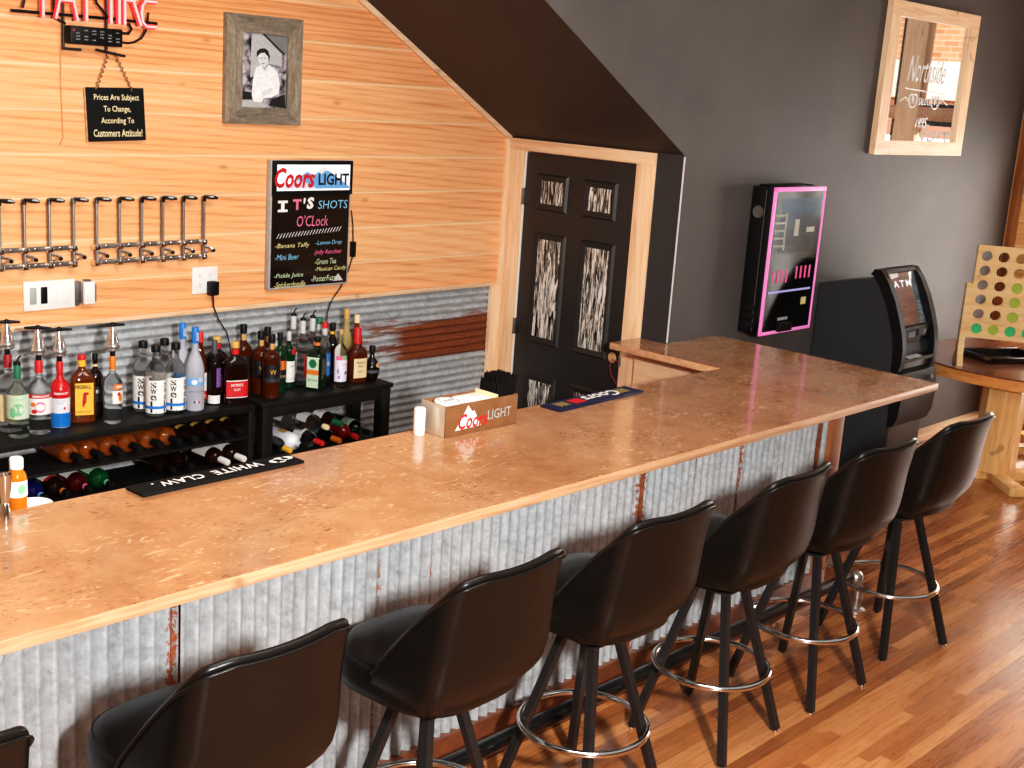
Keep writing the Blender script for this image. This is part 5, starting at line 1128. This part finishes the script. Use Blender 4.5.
for (i, j), m in DISCS.items():
    c = gp(hx0 + pc * i, hz0 + pr * j, .001); mt_ = Matrix.Translation(c) @ N_.to_track_quat('Z', 'Y').to_matrix().to_4x4()
    g = G(); g.lathe([(.038, -.009), (.040, -.006), (.040, .006), (.038, .009), (.030, .009), (.029, .007)], 24, mat=mt_)
    o = obj('game_disc', g, m); tag(o, '%s disc in the %s column of the game, %s' % ('bright green' if m == 'disc_green' else 'lime', cn_[i], rn_[j]), 'game disc', 'discs in the game board')
# tray
ty = thing('plastic_tray', 'shallow black plastic tray lying on the table in front of the game', 'tray', (2.86, -1.95, TZ))
mt_ = Matrix.Translation((2.885, -1.975, TZ)) @ Matrix.Rotation(rad(-28), 4, 'Z')
g = G(); g.box((0, 0, .0), (.50, .34, .006), 0, mt_); g.box((0, 0, .006), (.50, .012, .045), .003, mt_); g.box((0, .328, .006), (.50, .34, .045), .003, mt_); g.box((0, .012, .006), (.012, .328, .045), .003, mt_); g.box((.488, .012, .006), (.50, .328, .045), .003, mt_)
obj('tray_body', g, 'black_gloss', ty)
g = G()
for a in ((-.012, -.012, .51, 0.0), (-.012, .34, .51, .352), (-.012, 0, 0, .34), (.50, 0, .512, .34)): g.box((a[0], a[1], .040), (a[2], a[3], .046), .002, mt_)
obj('rim', g, 'black_gloss', ty)

# ------------------------------------------------------------------ things on the bar
m1 = thing('bar_mat', 'black rubber bar mat with white lettering at the inner edge of the bar', 'bar mat', (-3.35, -1.91, HB))
mat_a = Matrix.Translation((-3.352, -1.909, HB)) @ Matrix.Rotation(rad(.8), 4, 'Z')
g = G(); g.box((-.322, -.052, 0), (.322, .052, .011), .003, mat_a); bd_ = obj('mat_body', g, 'black_matte', m1)
g = G()
for i in range(64):
    for j in range(10):
        x, y = -.312 + i * .0099, -.046 + j * .0101
        g.lathe([(.003, .011), (.002, .0128)], 5, (0, 0, 0), mat=mat_a @ Matrix.Translation((x, y, 0)))
nb = obj('rubber_nubs', g, 'black_matte', bd_, smooth=0); nb['kind'] = 'stuff'
def onmat(x, y): return mat_a @ Vector((-x, -y, .0135))
g = G(); text(g, 'CLAW', onmat, .165, .046, .02, 0, 1.1, at=(.145, 0)); text(g, 'WHITE', onmat, .195, .046, .02, 0, 1.1, at=(-.075, 0)); text(g, '.', onmat, .010, .010, at=(.245, -.018)); obj('lettering', g, 'white', bd_, smooth=0)
g = G()
for dx, dz, s_ in ((0, 0, 1), (.026, .006, .8), (-.03, -.002, .8), (.01, .018, .6)):
    g.add([onmat(-.255 + dx, dz)] + [onmat(-.255 + dx + .030 * s_ * math.cos(2 * PI * i / 14), dz + .022 * s_ * math.sin(2 * PI * i / 14)) for i in range(14)], [(0, i, i % 14 + 1) for i in range(1, 15)])
obj('wave_emblem', g, 'white', bd_, smooth=0)
m2 = thing('bar_mat', 'navy blue bar mat with beer lettering in front of the black door', 'bar mat', (-1.38, -1.92, HB))
mat_b = Matrix.Translation((-1.384, -1.918, HB)) @ Matrix.Rotation(rad(2.4), 4, 'Z')
g = G(); g.box((-.31, -.056, 0), (.31, .056, .012), .004, mat_b); bd_ = obj('mat_body', g, 'navy', m2)
g = G(); g.box((-.302, -.05, .012), (.302, .05, .0128), 0, mat_b); obj('mat_texture', g, plain('navy_ribs', srgb(12, 20, 54), .4, 200, rough=.7), bd_, smooth=0)
def onmat2(x, y): return mat_b @ Vector((-x, -y, .0140))
g = G(); text(g, 'Coors', onmat2, .25, .075, .03, .25, at=(-.055, 0)); obj('lettering', g, 'white', bd_, smooth=0)
g = G(); g.add([onmat2(.085, -.03), onmat2(.165, -.03), onmat2(.165, .03), onmat2(.085, .03)], [(0, 1, 2, 3)]); obj('red_badge', g, 'red', bd_, smooth=0)
g = G()
for sx in (-.21, .23):
    for k in range(5): g.tube([onmat2(sx - .03 + k * .015, -.028 + .004 * (k % 2)), onmat2(sx - .028 + k * .014, .028 - .006 * (k % 2))], .0016, 4)
obj('gold_wheat', g, plain('dull_gold', srgb(150, 130, 70)), bd_, smooth=0)

# napkin caddy
nc = thing('napkin_caddy', 'brown open napkin caddy printed with mountain and beer name on the bar', 'caddy', (-2.19, -1.93, HB))
c0x, c1x, c0y, c1y, ch_ = -2.388, -1.985, -2.004, -1.862, .126
mcad = plain('caddy_brown', srgb(138, 96, 62), .12, 14, rough=.4, metal=.2)
g = G(); g.box((c0x, c0y, HB + .001), (c1x, c0y + .008, HB + ch_), .001); fp = obj('front_panel', g, mcad, nc)
g = G(); g.box((c0x, c0y + .0085, HB + .001), (c0x + .008, c1y, HB + ch_), .001); obj('end_panel', g, plain('brushed_tan', srgb(206, 196, 180), .1, 10, rough=.3, metal=.6), nc)
g = G(); g.box((c1x - .008, c0y + .0085, HB + .001), (c1x, c1y, HB + ch_), .001); obj('end_panel', g, mcad, nc)
g = G(); g.box((c0x + .0085, c1y - .008, HB + .001), (c1x - .0085, c1y, HB + ch_), .001); obj('back_panel', g, mcad, nc)
g = G(); g.box((c0x + .0085, c0y + .0085, HB + .001), (c1x - .0085, c1y - .0085, HB + .008)); obj('base', g, 'black', nc)
g = G(); g.box((-2.10, c0y + .009, HB + .009), (-2.094, c1y - .009, HB + ch_ + .01)); obj('divider', g, 'cream', nc)
onc = lambda x, z: (c0x + x, c0y - .0008, HB + z)
def cad(pts, m, k):
    g = G(); g.add([(c0x + x, c0y - .0004 - .0003 * k, HB + z) for x, z in pts], [list(range(len(pts)))]); obj('printed_mountain', g, m, fp, smooth=0)
cad([(.052, .022), (.118, .118), (.143, .088), (.152, .094), (.195, .026)], 'white', 0)
g = G(); text(g, 'Coors', lambda x, z: (c0x + .150 + x, c0y - .0016, HB + .054 + z), .165, .062, .02, .25); obj('lettering', g, 'red', fp, smooth=0)
g = G(); text(g, 'LIGHT', lambda x, z: (c0x + .298 + x, c0y - .0016, HB + .062 + z), .135, .040, .01); obj('lettering', g, 'grey', fp, smooth=0)
tag(obj('napkin_stack', G().box((-2.235, c0y + .012, HB + .009), (-2.104, c1y - .012, HB + ch_ - .004), .006), 'paper'), 'stack of white napkins in the middle of the napkin caddy', 'napkins')
g = G()
for k in range(7): g.lathe([(.052, .009 + k * .017), (.055, .012 + k * .017), (.055, .022 + k * .017), (.052, .025 + k * .017)], 28, (-2.312 + .002 * math.sin(k * 2), -1.934 + .002 * math.cos(k * 3), HB))
cs = obj('coaster_stack', g, 'paper'); tag(cs, 'pile of round white printed coasters at the left end of the napkin caddy', 'coasters')
g = G(); text(g, 'BAR', lambda x, y: (-2.312 - x, -1.934 - y, HB + .1285), .05, .02, .01); g.tube([(-2.312 + .04 * math.cos(2 * PI * i / 24), -1.934 + .04 * math.sin(2 * PI * i / 24), HB + .1275) for i in range(24)], .0015, 5, closed=True); obj('printed_ring', g, 'silverblue', cs, smooth=0)
g = G(); random.seed(3)
for i in range(22):
    for j in range(12):
        x = -2.086 + i * .0040 + random.uniform(-.001, .001); y = -1.985 + j * .0095 + random.uniform(-.001, .001); le = .006 + .020 * (i / 22)
        g.tube([(x, y, HB + .010), (x + le, y + random.uniform(-.002, .002), HB + .200 + random.uniform(-.006, .006) - (.025 if i < 4 else 0))], .0028, 5)
tag(obj('drinking_straws', g, 'black'), 'dense bundle of black drinking straws standing in the right end of the caddy', 'straws', kind='stuff')
ss = thing('salt_shaker', 'plain white cylindrical shaker on the bar at the left end of the caddy', 'shaker', (-2.435, -1.905, HB))
obj('shaker_body', G().lathe([(.021, 0), (.023, .003), (.023, .085), (.0225, .087)], 24, (-2.435, -1.905, HB)), 'white', ss)
obj('shaker_lid', G().lathe([(.0228, .088), (.0228, .104), (.019, .109), (.006, .111)], 24, (-2.435, -1.905, HB)), 'white', ss)
# jigger, sauce bottles, plate at the far left
tag(obj('jigger', G().lathe([(.020, 0), (.0205, .002), (.0185, .02), (.013, .055), (.0105, .062), (.013, .070), (.019, .11), (.0215, .150), (.0205, .150), (.018, .112), (.004, .075)], 28, (-4.108, -1.935, HB)), 'chrome'), 'polished steel double jigger standing on the bar at the left edge', 'jigger')
BY = -1.80
def on_ledge(): pass
sa = thing('sauce_bottle', 'orange sauce bottle with white cap behind the steel jigger', 'bottle', (-4.005, -1.872, HB))
SX, SY, SZ = -4.005, -1.798, 1.042
lg_ = thing('under_bar_ledge', 'dark service ledge just behind and below the bar edge', 'ledge', (-4.3, -1.76, .9)); obj('ledge_board', G().box((-6.6, -1.845, 1.005), (-3.86, -1.722, 1.041), .003), 'shelf', lg_)
sa.location = (SX, SY, SZ); LOC[sa.name] = (SX, SY, SZ)
obj('sauce_body', G().lathe([(.026, 0), (.029, .004), (.030, .02), (.030, .116), (.027, .130), (.0195, .142), (.0175, .150)], 24), 'l_sauce', sa, world=False)
obj('cap', G().lathe([(.0205, .148), (.0205, .178), (.018, .182)], 20), 'white', sa, world=False)
ll = obj('label', arc_label(.030, .062, .112, 200, -20), 'paper', sa, world=False); g = G(); g.add([(.0, -.0318, .088)] + [(.012 * math.cos(2 * PI * i / 12), -.0318, .088 + .016 * math.sin(2 * PI * i / 12)) for i in range(12)], [(0, i, i % 12 + 1) for i in range(1, 13)]); obj('emblem', g, 'ltgreen', ll, world=False, smooth=0)
s2 = thing('sauce_bottle', 'dark green squeeze bottle with red tip behind the orange sauce', 'bottle', (-4.035, -1.73, SZ))
s2.location = (-4.085, -1.790, SZ); LOC[s2.name] = tuple(s2.location)
obj('bottle_body', G().lathe([(.026, 0), (.028, .004), (.028, .15), (.02, .165), (.012, .175)], 20), 'green', s2, world=False)
obj('cap', G().lathe([(.015, .173), (.014, .19), (.006, .205)], 16), 'red', s2, world=False)
tag(obj('saucer', G().lathe([(.025, 0), (.03, .003), (.05, .012), (.056, .020), (.053, .021), (.03, .007), (.004, .006)], 28, (-3.945, -1.784, SZ + .0)), 'white'), 'small white saucer behind the bar edge beside the orange sauce', 'saucer')

# ------------------------------------------------------------------ light
def area(name, loc, target, size, power, color, sy=None):
    l = bpy.data.lights.new(name, 'AREA'); l.energy = power; l.color = color; l.size = size
    if sy: l.shape = 'RECTANGLE'; l.size_y = sy
    o = bpy.data.objects.new(name, l); COL.objects.link(o); o.location = loc
    o.rotation_euler = (Vector(target) - Vector(loc)).to_track_quat('-Z', 'Y').to_euler(); return o
area('flash', (-4.7, -6.0, 2.65), (-2.2, -1.0, 1.2), .25, 340, (1.0, .97, .94))
area('room_lamp', (-3.2, -3.4, 4.2), (-3.2, -2.2, 0), 2.2, 90, (1.0, .95, .88), 1.2)
area('window_daylight', (WX + .25, -2.76, 1.25), (0, -2.75, .6), 2.3, 150, (1.0, .95, .90), 1.95)
area('facade_fill', (6.0, -3.0, 5.5), (11, -3.0, 2.0), 3.0, 620, (1.0, .95, .88))  # unseen lamp added outside to brighten the facade in the mirror
wd = bpy.data.worlds.new('world'); scn.world = wd; wd.use_nodes = True; nt = wd.node_tree; nt.nodes.clear()
bgn = nt.nodes.new('ShaderNodeBackground'); ow = nt.nodes.new('ShaderNodeOutputWorld'); tc = nt.nodes.new('ShaderNodeTexCoord'); sx_ = nt.nodes.new('ShaderNodeSeparateXYZ'); rp = nt.nodes.new('ShaderNodeValToRGB'); mr = nt.nodes.new('ShaderNodeMapRange')
nt.links.new(tc.outputs['Generated'], sx_.inputs[0]); nt.links.new(sx_.outputs[2], mr.inputs[0]); mr.inputs[1].default_value = -1; mr.inputs[2].default_value = 1; nt.links.new(mr.outputs[0], rp.inputs[0])
rp.color_ramp.elements[0].color = (.30, .24, .18, 1); rp.color_ramp.elements[0].position = .4; rp.color_ramp.elements[1].color = (1, .97, .93, 1); rp.color_ramp.elements[1].position = .75
nt.links.new(rp.outputs[0], bgn.inputs[0]); nt.links.new(bgn.outputs[0], ow.inputs[0]); bgn.inputs[1].default_value = .5
scn.view_settings.view_transform = 'Standard'
try: scn.view_settings.look = 'None'
except Exception: pass
scn.view_settings.exposure = 0.0
scn.view_settings.use_curve_mapping = True
cmap = scn.view_settings.curve_mapping; cv = cmap.curves[3]
for p_ in ((.04, .029), (.16, .148), (.5, .53)): cv.points.new(*p_)
cmap.update()
